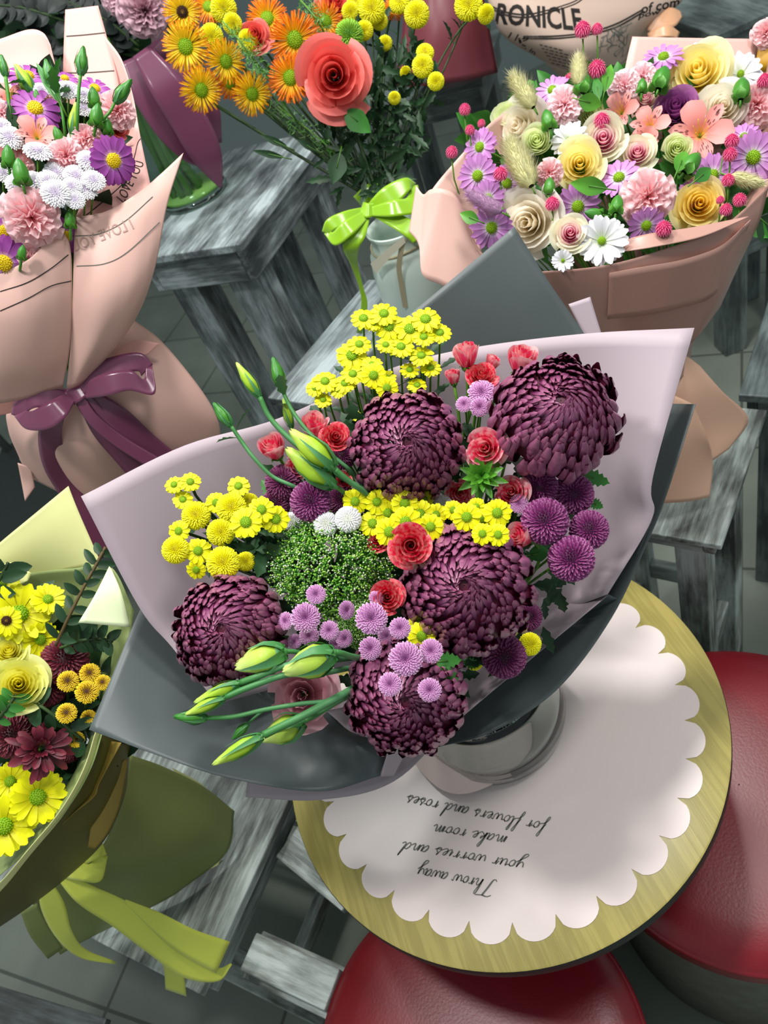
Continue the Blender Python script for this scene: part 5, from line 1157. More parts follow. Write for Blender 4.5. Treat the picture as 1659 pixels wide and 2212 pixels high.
bud('lis_slim', (402, 1543), (485, 1507), .67, 'lower one of the lime bud pair reaching over the slate paper', [(540, 1484, .67), (618, 1458, .675), (690, 1455, .69), (770, 1440, .74)], r=.0028)
bud('lis_green', (376, 1548), (446, 1551), .675, 'thin green bud furthest out over the slate paper', [(505, 1548, .675), (572, 1533, .675), (650, 1520, .68), (725, 1510, .69), (800, 1470, .75)], r=.0022)
bud('lis_slim', (461, 1651), (566, 1590), .665, 'lowest lime lisianthus bud, tip over the slate paper hem', [(610, 1568, .668), (655, 1546, .672), (700, 1522, .68), (748, 1496, .695), (810, 1460, .75)], r=.0036)
bud('lis_fat', (564, 1598), (656, 1558), .69, 'short plump lime bud behind the lowest thick stem', [(690, 1540, .70), (740, 1510, .72), (810, 1480, .76)], r=.0026)
bud('lis_green', (502, 1597), (536, 1563), .685, 'tiny green side bud below the dusty pink bloom', [(550, 1550, .685), (570, 1534, .68)], r=.0012)
# trachelium
n = face(716, 1225, -.03, .12); sc = 122*.70/FPX
plant('trachelium', 'flower', 'green trachelium dome of tiny white and green buds amid the mums', 'green filler blooms', b_trach(5, 1.12, 1.0), W(716, 1225, .735)-n*sc*.3, frame_from(n, 0), sc, BA, stem_r=.003, base=-.55)
n = face(778, 1345, .2, -.1); sc = 58*.70/FPX
plant('trachelium', 'flower', 'small side tuft of green trachelium between the lilac buttons', 'green filler blooms', b_trach(9, .7, 1.0), W(775, 1345, .725)-n*sc*.3, frame_from(n, 0), sc, BA, stem_r=.002, base=-.55)
# leaves standing free
def leaf_thing(label, x0, y0, x1, y1, t0, t1, w, m='leaf', lobes=0, name='leaf_sprig', bend=.1, group='loose leaves of the bouquets', up=None):
    a, b = W(x0, y0, t0), W(x1, y1, t1); L = np.linalg.norm(b-a); xax = nrm(b-a); n = nrm(-ray((x0+x1)/2, (y0+y1)/2)+(np.array(up) if up is not None else 0)); y_ = nrm(np.cross(n, xax)); n = np.cross(xax, y_)
    o = bpy.data.objects.new(name, None); COL.objects.link(o); mm = Matrix.Identity(4); Rm = np.stack([xax, y_, n], 1)
    for i in range(3):
        for j in range(3): mm[i][j] = Rm[i, j]
        mm[i][3] = a[i]
    o.matrix_world = mm; tag(o, label, 'leaf', group)
    g = G(); leaf_blade(g, L, w/FPX*t0/2, bend=bend, fold=.2, n=13 if lobes else 9, lobes=lobes); link('blade', g.mesh('blade', M[m]), o)
    g = G(); g.tube([(-.25*L, 0, -.1*L), (0, 0, 0), (L*.5, 0, -bend*L*.25+.0006)], .0009, 5); link('midrib', g.mesh('midrib', M['stem']), o); return o
leaf_thing('dark lobed leaf below the largest mum, at the lavender paper', 1245, 1020, 1322, 1046, .765, .775, 44, 'leaf', 1)
leaf_thing('small toothed leaf right of the purple cluster', 1270, 1080, 1305, 1098, .77, .775, 30, 'leaf', 1)
leaf_thing('lobed dark leaf pointing up, right of the round lilac button', 935, 1430, 1000, 1425, .675, .68, 46, 'leaf', 1)
leaf_thing('lobed dark leaf pointing down, above the lowest right lilac button', 945, 1435, 995, 1495, .675, .68, 46, 'leaf', 1)
leaf_thing('lobed leaf left of the dark purple trio', 600, 1075, 562, 1035, .775, .78, 40, 'leaf', 1)
leaf_thing('green leaf under the cream streaked spray rose', 1140, 1200, 1190, 1190, .76, .765, 40, 'leaf', 0)
leaf_thing('green leaf beside the low yellow button at the right', 1000, 1430, 1040, 1437, .755, .76, 30, 'leaf', 1)
for q, (x0, y0, x1, y1) in enumerate([(560, 1190, 500, 1180), (590, 1230, 540, 1165), (610, 1200, 580, 1150), (560, 1235, 520, 1190), (600, 1180, 560, 1140), (640, 1160, 600, 1150)]):
    leaf_thing('dark green leaf among the stems of the left yellow spray', x0, y0, x1, y1, .77, .76, 34, 'leaf_dk', 1)
# leaf rosette
n = face(1040, 1030, 0, .15); sc = 66*.735/FPX
g = G(); r_ = random.Random(4)
for k in range(26):
    u = k/25; leaf_blade(g, lerp(.25, 1., u), lerp(.10, .17, u), bend=.15, fold=.3, az=k*GA, el=lerp(1.2, .05, u), o=(0, 0, lerp(.12, -.12, u)))
me = g.mesh('leaves', M['leaf_br'])
plant('leaf_rosette', 'foliage', 'bright green pointed leaf rosette between the two upper mauve mums', 'green filler blooms', [('leaves', me, [])], W(1040, 1030, .735), frame_from(n, .4), sc, BA, stem_r=.002, base=-.1)
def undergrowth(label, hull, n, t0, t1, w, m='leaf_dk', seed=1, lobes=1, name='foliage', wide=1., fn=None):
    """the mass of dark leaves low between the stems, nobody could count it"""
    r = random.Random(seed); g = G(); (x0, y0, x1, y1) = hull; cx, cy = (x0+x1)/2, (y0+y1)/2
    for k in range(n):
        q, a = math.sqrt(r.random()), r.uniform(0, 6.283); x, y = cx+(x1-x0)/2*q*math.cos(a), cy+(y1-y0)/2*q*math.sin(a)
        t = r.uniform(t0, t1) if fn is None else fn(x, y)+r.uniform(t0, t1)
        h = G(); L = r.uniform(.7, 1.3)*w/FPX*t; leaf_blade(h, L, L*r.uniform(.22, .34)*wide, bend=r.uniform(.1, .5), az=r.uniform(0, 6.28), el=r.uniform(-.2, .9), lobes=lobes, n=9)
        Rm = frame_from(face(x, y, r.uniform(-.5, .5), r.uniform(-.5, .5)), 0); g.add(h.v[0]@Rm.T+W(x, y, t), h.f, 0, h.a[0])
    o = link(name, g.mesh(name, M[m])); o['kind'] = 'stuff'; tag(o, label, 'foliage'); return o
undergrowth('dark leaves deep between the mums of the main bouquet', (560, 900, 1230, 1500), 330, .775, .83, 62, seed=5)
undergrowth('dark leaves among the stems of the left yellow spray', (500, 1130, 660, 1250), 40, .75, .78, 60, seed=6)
# ------------------------------------------------------------------ blush bouquet at the left
BB = W(165, 835, .98)
GB = 'flowers of the blush bouquet'
for k, x, y, d, t, tx, ty, lb in [
 ('daisy_p', 245, 347, 105, .845, .35, .05, 'violet daisy with yellow eye against the printed blush paper'),
 ('daisy_p', 76, 235, 112, .86, 0, .75, 'violet daisy with yellow eye seen from the side behind a salmon alstroemeria'),
 ('daisy_p', 60, 165, 90, .90, -.1, 1.0, 'violet daisy at the back under the left paper flap'),
 ('daisy_p', 205, 192, 76, .90, .1, 1.0, 'violet daisy at the back below the tall paper flap'),
 ('daisy_p', 140, 170, 60, .91, 0, 1.0, 'small violet daisy behind the white buttons at the back'),
 ('daisy_p', 8, 568, 120, .835, -.1, -.2, 'violet daisy lowest at the front paper edge'),
 ('daisy_p', 10, 500, 90, .85, -.2, 0, 'violet daisy left of the big pink carnation'),
 ('daisy_p', 142, 510, 80, .86, .2, -.2, 'violet daisy hidden right below the big pink carnation'),
 ('carn', 68, 470, 138, .825, 0, -.05, 'largest ruffled pink carnation at the front of the blush bouquet'),
 ('carn', 142, 337, 86, .84, 0, .25, 'pink carnation in the middle of the white buttons'),
 ('carn', 185, 298, 80, .855, 0, .55, 'pink carnation behind the middle one and under thin buds'),
 ('carn', 252, 238, 92, .865, .25, .5, 'coral pink carnation at the right against the blush paper'),
 ('carn', 208, 220, 60, .885, .1, .8, 'small pink carnation behind the green carnation buds'),
 ('rose_coral', 257, 277, 46, .87, .3, .3, 'small dusky pink rose below the coral carnation'),
 ('alst', 80, 285, 96, .845, 0, .7, 'salmon alstroemeria in front of the side facing violet daisy'),
 ('alst', 25, 320, 80, .85, -.3, .2, 'pale salmon alstroemeria at the left frame edge'),
 ('alst', 20, 205, 80, .89, -.2, .8, 'salmon alstroemeria at the back left under the fat bud'),
 ('carn_l', 2, 245, 70, .87, -.3, .4, 'pale pink carnation cut by the left frame edge'),
 ('carn_l', 100, 205, 50, .895, 0, .8, 'small pale pink carnation under the back green bud'),
 ('carn', 40, 360, 70, .855, 0, .2, 'pink carnation under the left green buds'),
 ('carn', 60, 560, 70, .845, 0, -.5, 'pink carnation at the bottom behind the front paper flap')]:
    head(k, x, y, d, t, tx, ty, lb, BB, GB)
W_ = 'white lilac button mum '
WB = 'white lilac button mums of the blush bouquet'
wp = 'in the front drift above the big carnation'
cluster('pom_whlil', wp, 'white lilac button mum', WB, [(74, 392, 52), (37, 398, 52), (105, 393, 56), (120, 416, 66, {'t': .815}), (155, 403, 46), (40, 424, 44), (162, 430, 46)], .825, BB, 0, .45, stem_r=.0012)
cluster('pom_whlil', 'in the second drift behind the front one', 'white lilac button mum', WB, [(122, 371, 56), (165, 379, 58), (186, 407, 52), (203, 388, 52), (8, 372, 50)], .835, BB, .05, .6, stem_r=.0012)
cluster('pom_whlil', 'around the middle carnations', 'white lilac button mum', WB, [(82, 324, 64, {'ty': 1.0, 't': .825}), (20, 295, 62), (190, 345, 52), (4, 272, 44)], .84, BB, 0, .6, stem_r=.0014)
cluster('pom_whlil', 'at the back below the paper flaps', 'white lilac button mum', WB, [(148, 192, 54), (183, 232, 46), (90, 192, 40), (182, 203, 44)], .875, BB, 0, .8, stem_r=.0012)
GBB = 'green carnation buds of the blush bouquet'
for x0, y0, x1, y1, t, lb in [(206, 232, 199, 186, .855, 'slim, upright beside the white back button'), (206, 272, 212, 222, .845, 'plump, right of the thin yellow green bud'), (132, 308, 117, 272, .84, 'in front of the pink carnation gap'), (20, 362, 16, 312, .825, 'round striped, near the left frame edge'), (50, 398, 38, 340, .81, 'slender, in front of the white drift'), (234, 290, 230, 252, .855, 'shaded, below the coral carnation'), (152, 492, 150, 452, .835, 'low, right of the largest carnation'), (84, 224, 76, 192, .87, 'small, behind the yellow eyed daisy'), (46, 560, 50, 528, .825, 'lowest, round, at the front flap')]:
    shoot('gbud', x0, y0, x1, y1, t, t-.004, 'green carnation bud '+lb, BB, GBB, stem_m='bud_g', stem_r=.0015)
GBL = 'lisianthus buds of the blush bouquet'
def bshoot(kind, base, tip, t, lb, via, r=.0017, leafy=0): return shoot(kind, base[0], base[1], tip[0], tip[1], t, t, lb, W(*via[-1]), GBL, via=[W(*v) for v in via[:-1]], stem_r=r, stem_m='bud_g', leafy=leafy, leaf_m='leaf')
bshoot('lis_green', (174, 162), (180, 100), .835, 'pointed green bud on the tall middle stem of the blush bouquet', [(170, 200, .837), (167, 270, .845), (165, 330, .87)])
bshoot('lis_green', (248, 222), (284, 172), .845, 'pointed green bud leaning right across the blush paper', [(235, 245, .845), (207, 276, .85), (190, 330, .88)])
bshoot('lis_green', (112, 185), (98, 128), .85, 'thin leafy green bud left of the tall middle stem', [(130, 222, .85), (140, 285, .855), (145, 340, .88)], leafy=3)
bshoot('lis_y', (72, 205), (33, 140), .875, 'fat olive yellow bud at the back left', [(85, 230, .88), (95, 280, .90)])
bshoot('lis_slim', (155, 290), (163, 222), .85, 'yellow green twisted bud between thin stems', [(152, 310, .855), (150, 340, .88)])
bshoot('lis_green', (12, 165), (2, 118), .85, 'green bud on the leafy stem at the left frame edge', [(18, 215, .85), (24, 280, .855), (26, 330, .88)], r=.0022, leafy=2)
leaf_thing('long narrow leaf left of the tall middle bud', 128, 222, 74, 128, .848, .85, 22, 'leaf', group='loose leaves of the blush bouquet')
leaf_thing('curved narrow leaf touching the tall middle stem', 132, 222, 98, 142, .846, .85, 18, 'leaf', group='loose leaves of the blush bouquet')
leaf_thing('dark leaf low on the left edge stem', 20, 225, 32, 285, .845, .85, 24, 'leaf_dk', group='loose leaves of the blush bouquet')
undergrowth('dark leaves deep in the blush bouquet', (-40, 180, 260, 560), 170, .0, .03, 70, seed=8, lobes=0, fn=lambda x, y: .905+.03*(400-y)/300)
# ------------------------------------------------------------------ dusty rose bouquet at the right
BC = W(1430, 800, 1.10)
GC = 'flowers of the dusty rose bouquet'
def dC(x, y): return .985 - .08*(y-250)/300     # the dome of flowers leans towards the camera at its lower side
for k, x, y, d, tx, ty, dt, lb in [
 ('rose_yel', 1508, 153, 128, -.1, .45, 0, 'biggest pale yellow rose below the blush card'),
 ('rose_yel', 1252, 354, 104, 0, .25, 0, 'soft yellow rose in the middle of the dusty rose bouquet'),
 ('rose_gold', 1511, 440, 108, .1, .2, 0, 'golden yellow rose near the front paper band'),
 ('rose_cream', 1560, 232, 112, .2, .3, 0, 'cream rose right of the purple rose'),
 ('rose_cream', 1140, 482, 146, -.35, 0, .01, 'large cream rose by the slate paper point'),
 ('rose_cream', 1122, 275, 124, -.5, .3, .02, 'big creamy white rose at the left, facing away'),
 ('rose_green', 1100, 250, 86, -.4, .8, .03, 'greenish rose at the far left shoulder'),
 ('rose_green', 1160, 305, 80, -.1, .35, 0, 'pale green rose bud with a pink heart beside the creamy white rose'),
 ('rose_green', 1279, 250, 70, .1, .4, .02, 'pale green rose behind a white chrysanthemum'),
 ('rose_bi', 1303, 299, 96, 0, .3, -.005, 'open pink rose with cream rim at the centre'),
 ('rose_bi', 1377, 328, 80, 0, .35, 0, 'pink hearted greenish rose left of the green bud rose'),
 ('rose_bi', 1394, 212, 58, 0, .5, .01, 'small pink hearted rose above the alstroemeria'),
 ('rose_green', 1463, 321, 76, .1, .3, -.01, 'tight green rose bud with a dark eye'),
 ('rose_bi', 1232, 503, 80, 0, .25, -.01, 'tall pink tipped green rose bud over the white petals'),
 ('rose_purp', 1460, 232, 92, 0, .55, 0, 'single purple rose above the salmon alstroemeria'),
 ('carn', 1399, 425, 124, 0, .05, -.015, 'largest pink carnation at the front of the dusty rose bouquet'),
 ('carn_l', 1220, 226, 94, -.1, .35, 0, 'pink carnation right of the creamy white rose'),
 ('carn_l', 1348, 184, 76, -.1, .4, 0, 'pale pink carnation below the rising globes'),
 ('carn_l', 1388, 164, 70, .1, .5, .01, 'pale pink carnation left of the white bud at the back'),
 ('carn', 1186, 373, 66, -.1, .1, 0, 'pink carnation behind the soft yellow rose'),
 ('carn', 1635, 225, 104, .2, .2, 0, 'pink carnation cut by the right frame edge'),
 ('alst', 1513, 282, 138, .05, .35, -.01, 'large salmon alstroemeria with dark streaks'),
 ('alst', 1403, 266, 88, -.1, .5, 0, 'salmon alstroemeria left of the purple rose'),
 ('alst', 1338, 236, 84, -.3, .5, .01, 'salmon alstroemeria below the pale pink carnations'),
 ('alst', 1390, 305, 66, .1, .1, .01, 'dark salmon alstroemeria petals between the pink roses'),
 ('daisy_w', 1229, 302, 84, -.1, .5, 0, 'white chrysanthemum in the middle, behind the soft yellow rose'),
 ('daisy_w', 1600, 158, 96, .1, .5, 0, 'white chrysanthemum right of the biggest yellow rose'),
 ('daisy_w', 1300, 520, 114, 0, .1, -.01, 'white chrysanthemum at the front lip of the paper'),
 ('daisy_w', 1513, 112, 70, 0, .9, .03, 'white chrysanthemum at the very back'),
 ('daisy_w', 1216, 563, 50, 0, 0, .01, 'small white chrysanthemum low behind the slate paper edge'),
 ('pom_white', 1445, 138, 32, -.1, .8, .02, 'small white bud left of the biggest yellow rose')]:
    head(k, x, y, d, dC(x, y)+dt, tx, ty, lb, BC, GC)
DL = 'lilac daisy'
GDL = 'lilac daisies of the dusty rose bouquet'
for x, y, d, tx, ty, lb in [(1037, 318, 84, -.7, .3, 'turned sideways at the far left'), (1032, 380, 92, -.35, .1, 'with green eye on the left flank'), (1095, 396, 84, -.1, .1, 'behind the magenta globe on the left flank'), (1062, 492, 96, -.2, -.1, 'lowest on the left flank, beside the slate paper'), (1055, 428, 76, -.4, 0, 'under the lilac bunny tail'),
  (1193, 195, 80, -.2, .8, 'at the back under the rose sheet'), (1433, 124, 90, 0, 1.0, 'at the back in front of the blush card'), (1248, 446, 100, .05, -.05, 'with green eye left of the largest carnation'), (1337, 384, 96, -.1, .7, 'side facing, above the largest carnation'), (1540, 378, 92, .1, .2, 'shaded, right of the toothed leaf'), (1627, 340, 116, .15, .1, 'largest, at the right frame edge'), (1607, 296, 70, .1, .6, 'above the largest one at the right edge'), (1396, 487, 84, .2, -.3, 'peeping under the largest carnation'), (1492, 420, 60, 0, .1, 'hidden left of the golden rose'), (1525, 115, 60, .2, 1., 'behind the biggest yellow rose')]:
    head('daisy_l', x, y, d, dC(x, y)+.005, tx, ty, DL+' '+lb, BC, GDL)
GGl = 'magenta globe amaranths of the dusty rose bouquet'
for x, y, d, dt, lb in [(1259, 64, 38, -.01, 'left of the topmost pair in front of the newsprint'), (1290, 63, 27, -.01, 'right and smaller of the topmost pair'), (1289, 150, 42, -.03, 'large, on a tall stem above the pale pink carnations'), (1231, 170, 26, .01, 'behind the bunny tail at the back'), (1300, 261, 37, -.02, 'above the open pink rose'), (1004, 237, 27, -.01, 'highest of the far left sprig'), (1040, 267, 19, .0, 'smallest of the far left sprig'), (1015, 281, 23, -.01, 'middle of the far left sprig'), (976, 329, 28, -.01, 'furthest left over the curled paper'), (1081, 376, 33, -.03, 'in front of the lilac daisies on the left flank'), (1193, 440, 33, -.02, 'above the tall green rose bud'), (1434, 494, 37, -.03, 'over the rolled paper lip'), (1651, 174, 32, -.03, 'at the right frame edge on dark stems'), (1581, 304, 33, -.03, 'upper of the touching pair by the right daisies'), (1577, 334, 33, -.035, 'lower of the touching pair by the right daisies'), (1573, 389, 29, -.03, 'paler, left of the right bunny tail'), (1568, 453, 29, -.03, 'beside the golden rose at the paper band'), (1598, 432, 31, -.03, 'rightmost above the paper band'), (1556, 432, 19, -.02, 'tiny, over the golden rose')]:
    z = W(x+rng.uniform(-6, 14), y+min(95, 40+d*1.4), dC(x, y)+.0)
    head('gomph', x, y, d, dC(x, y)+dt, 0, 1.4, 'magenta globe amaranth '+lb, BC, GGl, stem_m='stem', stem_r=.0011, base=-.9, c1=.3)
GBt = "hare's tail grasses of the dusty rose bouquet"
for k, x0, y0, x1, y1, lb in [('bunny', 1152, 232, 1108, 163, 'tallest cream grass tail at the back left'), ('bunny', 1252, 182, 1250, 122, 'small cream grass tail below the topmost globes'), ('bunny', 1148, 402, 1100, 306, 'long cream grass tail left of the soft yellow rose'), ('bunny_l', 1082, 458, 1010, 418, 'lilac grass tail lying on the left daisies'), ('bunny', 1578, 380, 1650, 398, 'cream grass tail lying over the right paper rim')]:
    shoot(k, x0, y0, x1, y1, dC(x0, y0)-.03, dC(x1, y1)-.035, lb, BC, GBt, stem_r=.001)
for x0, y0, x1, y1, lb in [(1257, 202, 1260, 152, 'beside the small grass tail'), (1188, 278, 1178, 236, 'between the creamy white rose and the carnation'), (1186, 420, 1188, 382, 'in front of the half hidden carnation'), (1330, 460, 1336, 420, 'left of the largest carnation'), (1422, 192, 1438, 142, 'tall, below the white bud'), (1386, 200, 1388, 168, 'between the pale pink carnations'), (1600, 215, 1604, 166, 'in front of the right white chrysanthemum'), (1300, 465, 1262, 458, 'striped and lying, right of a lilac daisy'), (1478, 372, 1512, 330, 'long, tilted above the toothed leaf')]:
    shoot('gbud', x0, y0, x1, y1, dC(x0, y0)-.02, dC(x1, y1)-.025, 'green carnation bud '+lb, BC, 'green carnation buds of the dusty rose bouquet', stem_m='bud_g', stem_r=.0015)
LC = 'loose leaves of the dusty rose bouquet'
for x0, y0, x1, y1, w, m, lb in [(1312, 408, 1232, 395, 42, 'leaf_br', 'broad glossy green leaf over the soft yellow rose'), (1305, 200, 1322, 130, 28, 'leaf_br', 'upright pointed leaf right of the tall globe stem'), (1295, 215, 1285, 160, 24, 'leaf', 'darker upright leaf left of the tall globe stem'), (1035, 478, 992, 460, 30, 'leaf_br', 'leaf at the lower left flank near the curled flap'), (1462, 372, 1484, 320, 36, 'leaf_br', 'toothed leaf below the tight green rose bud'), (1500, 392, 1540, 360, 34, 'leaf', 'dark toothed leaf left of the shaded lilac daisy'), (1250, 215, 1300, 228, 40, 'leaf_br', 'leaf under the small grass tail')]:
    leaf_thing(lb, x0, y0, x1, y1, dC(x0, y0)-.03, dC(x1, y1)-.03, w, m, group=LC)
undergrowth('dark leaves deep in the dusty rose bouquet', (1020, 150, 1660, 550), 200, .055, .09, 70, seed=9, lobes=0, fn=dC, m='leaf')
leaf_thing('dark green leaf outside the paper at the right frame edge', 1640, 470, 1700, 520, .97, .97, 70, 'leaf_dk', group=LC)
# ------------------------------------------------------------------ orange bouquet in the sage jar
BD = W(822, 440, 1.20)
GQ = 'orange quill gerberas of the jar'
Q = 'quill petalled gerbera '
for k, x, y, d, tx, ty, t, lb in [
 ('quill_y', 401, 101, 108, -.3, 0, 1.12, 'leftmost with green eye'), ('quill_y', 488, 133, 92, .45, 0, 1.12, 'turned right, under the first yellow button'), ('quill_y', 435, 195, 96, .4, -.1, 1.12, 'lowest left, turned right'), ('quill_y', 545, 203, 90, .4, -.2, 1.13, 'lowest, in front of the dark stems'), ('quill_o', 627, 168, 102, -.15, 0, 1.12, 'beside the big coral rose'), ('quill_o', 637, 86, 114, .05, .05, 1.13, 'deep orange, above the coral rose'), ('quill_d', 394, 26, 84, 0, .2, 1.16, 'with dark brown eye at the top left'), ('quill_o', 577, 40, 96, -.1, .3, 1.17, 'partly hidden behind the small coral bud'), ('quill_o', 704, 46, 84, .4, .2, 1.17, 'turned right at the top, beside the fern'), ('quill_o', 450, 14, 76, -.1, .4, 1.19, 'at the top edge behind a yellow button'), ('quill_o', 497, 182, 66, .3, -.4, 1.17, 'shaded, seen from behind among three others'), ('quill_o', 850, 20, 50, .2, .5, 1.2, 'small, behind the yellow buttons at the top')]:
    head(k, x, y, d, t, tx, ty, Q+lb, BD, GQ, stem_m='stem_dk', stem_r=.0024)
head('rose_coral', 722, 163, 156, 1.09, -.05, .08, 'large open coral rose at the front of the jar bouquet', BD, 'coral roses of the jar', stem_m='stem_dk', stem_r=.003)
head('rose_coral', 549, 74, 66, 1.15, -.2, .3, 'small coral rose bud between the orange gerberas', BD, 'coral roses of the jar', stem_m='stem_dk', stem_r=.002)
head('rose_coral', 725, 4, 74, 1.2, .1, .5, 'dusky coral rose cut by the top edge', BD, 'coral roses of the jar', stem_m='stem_dk', stem_r=.002)
head('rose_coral', 465, -2, 40, 1.2, .1, .5, 'coral petals at the top edge over the gerberas', BD, 'coral roses of the jar', stem_m='stem_dk', stem_r=.002)
GYD = 'yellow button mums of the jar'
yd = 'yellow button mum '
for x, y, d, t, tx, ty, lb in [(483, 18, 58, 1.14, 0, .1, 'oval, highest of the left group'), (457, 79, 52, 1.12, 0, 0, 'between two yellow gerberas'), (503, 52, 44, 1.14, .2, 0, 'behind the fern at the left'), (535, 88, 46, 1.15, 0, 0, 'half under the fern'), (803, 18, 60, 1.16, 0, .2, 'large, first of the top row'), (758, 26, 42, 1.17, 0, 0, 'left of the large one in the top row'), (787, 66, 40, 1.16, 0, 0, 'below the top row, over the green button'), (900, 30, 56, 1.16, 0, .1, 'large, centre of the right hand stems'), (863, 3, 46, 1.18, 0, .4, 'at the top edge, right of the top row'), (1012, 10, 62, 1.14, 0, .2, 'large, on the far right sprig'), (1052, 31, 40, 1.14, .5, -.1, 'turned right, end of the far right sprig'), (918, 112, 40, 1.13, 0, .4, 'upper of the stacked three at the right'), (913, 142, 48, 1.12, 0, .1, 'middle and biggest of the stacked three'), (942, 176, 38, 1.12, .1, 0, 'lowest of the stacked three'), (832, 94, 32, 1.17, 0, -.2, 'half shaded under the top row'), (852, 212, 28, 1.15, 0, 0, 'tiny, low among the dark leaves'), (877, 157, 26, 1.16, .4, -.3, 'folded, seen from the side in the dark leaves'), (768, 6, 40, 1.19, 0, .4, 'cut by the top edge'), (820, 46, 36, 1.18, 0, 0, 'behind the large one of the top row')]:
    head('pom_yellow', x, y, d, t, tx, ty, yd+lb, BD, GYD, stem_m='stem_dk', stem_r=.0016, leafy=3 if x > 760 else 0, leaf_m='leaf_dk')
head('pom_green', 754, 75, 64, 1.15, 0, .1, 'lime green button mum above the coral rose', BD, GYD, stem_m='stem_dk')
# asparagus fern
def fern(label, pts, n, L, seed):
    r = random.Random(seed); path = cr_interp(np.array([W(*p) for p in pts]), 8)
    o = bpy.data.objects.new('asparagus_fern', None); COL.objects.link(o); o.location = path[0]; tag(o, label, 'foliage', 'fern fronds of the jar')
    g = G(); g.tube(path, .0014, 5); put('stem', g, M['stem'], o)
    g = G()
    for k in range(n):
        i = r.uniform(0, len(path)-1.01); a = int(i); p = path[a]*(1-i+a)+path[a+1]*(i-a); t = nrm(path[a+1]-path[a])
        d = nrm(np.array([r.gauss(0, 1) for _ in range(3)])+t*.9); b = L*r.uniform(.5, 1.1)
        for q in range(7):
            e = p+d*b*(.3+.7*q/6); v = nrm(d*.6+np.array([r.gauss(0, 1) for _ in range(3)])*.7)*b*.38; sd = nrm(np.cross(v, AX_F))*.0005
            g.add([e-sd, e+sd, e+v], [(0, 1, 2)], 0, [0, 0, 1])
    put('needles', g, M['leaf_br'], o); return o
fern('bright feathery fern strip between the orange gerberas', [(480, 45, 1.10), (515, 85, 1.09), (545, 125, 1.10), (575, 165, 1.13), (640, 260, 1.17)], 95, .026, 2)
fern('feathery fern at the top above the deep orange gerbera', [(640, -10, 1.16), (675, 30, 1.14), (695, 60, 1.15), (740, 150, 1.2)], 70, .024, 3)
fern('dark fern fronds low among the jar stems', [(600, 230, 1.17), (690, 300, 1.18), (760, 370, 1.19)], 60, .024, 4)
leaf_thing('broad green leaf hanging under the coral rose', 745, 240, 800, 285, 1.12, 1.12, 50, 'leaf', group='leaves of the jar bouquet')
leaf_thing('dark green leaf lower down among the jar stems', 735, 330, 720, 395, 1.14, 1.14, 46, 'leaf_dk', group='leaves of the jar bouquet')
undergrowth('dark leaves on the stems of the jar bouquet', (680, 190, 900, 415), 150, 0, .05, 50, seed=12, wide=.6, fn=lambda x, y: 1.165)
undergrowth('dark small leaves along the right hand sprigs of the jar', (800, 60, 940, 330), 80, 0, .05, 40, seed=13, wide=.75, fn=lambda x, y: 1.15)
for x0, y0, x1, y1 in [(780, 390, 560, 290), (790, 380, 545, 325), (770, 370, 600, 250), (800, 395, 640, 300)]:
    leaf_thing('dark reddish stalk leaf sticking out low at the left of the jar stems', x0+(x1-x0)*.72, y0+(y1-y0)*.72, x1, y1, 1.18, 1.17, 16, 'leaf_dk', group='stalk leaves of the jar bouquet')
# ------------------------------------------------------------------ yellow bouquet in olive paper
BE = W(130, 1850, 1.05)
GE = 'flowers of the olive bouquet'
for k, x, y, d, t, tx, ty, lb in [
 ('daisy_big', 42, 1325, 138, .875, 0, .15, 'big yellow chrysanthemum with pale green centre at the left'),
 ('daisy_big', 104, 1293, 78, .885, .1, .6, 'yellow chrysanthemum seen from the side near the branch'),
 ('daisy_big', 88, 1382, 84, .88, .2, -.2, 'yellow chrysanthemum below the big one'),
 ('daisy_big', 4, 1258, 76, .89, -.1, .5, 'yellow chrysanthemum cut by the left edge under the dark leaf'),
 ('daisy_brown', 14, 1341, 66, .855, -.1, .1, 'yellow chrysanthemum with dark brown eye'),
 ('rose_lemon', 40, 1478, 118, .845, -.05, .15, 'large open lemon yellow garden rose'),
 ('rose_lemon', 18, 1405, 74, .86, -.1, .5, 'smaller pale lemon rose above the large one'),
 ('pom_burg', 141, 1424, 106, .885, .15, .25, 'burgundy chrysanthemum under the green sprig'),
 ('pom_burg', 105, 1482, 90, .89, .2, 0, 'burgundy chrysanthemum squeezed right of the lemon rose'),
 ('pom_burg', 26, 1590, 96, .865, -.1, 0, 'round burgundy button mum at the left edge'),
 ('pom_burg', 150, 1620, 60, .90, .2, -.2, 'burgundy bloom in shade near the paper rim'),
 ('daisy_big', 82, 1722, 126, .86, .05, -.1, 'yellow chrysanthemum with green centre above the lowest'),
 ('daisy_big', 8, 1785, 134, .85, -.1, -.1, 'lowest yellow chrysanthemum at the paper rim'),
 ('daisy_big', 22, 1688, 88, .87, -.1, 0, 'yellow chrysanthemum left under the burgundy spider mum')]:
    head(k, x, y, d, t, tx, ty, lb, BE, GE)
g = G(); ray_row(g, 16, .15, 1.0, .14, .15, .25, 5, cup=.35, jit=.2, n=7); ray_row(g, 14, .12, .8, .12, .45, .2, 6, cup=.4, jit=.2, n=7); ray_row(g, 14, .1, .45, .07, .9, .0, 7, cup=.5, jit=.2)
sp = [('petals', g.mesh('petals', M['burg']), [])]; n = face(90, 1615, .1, -.05); sc = 66*.85/FPX
plant('chrysanthemum', 'flower', 'burgundy spider chrysanthemum with loose petals over yellow petals', GE, sp, W(90, 1618, .85), frame_from(n, .3), sc, BE)
GBr = 'brown eyed yellow button mums of the olive bouquet'
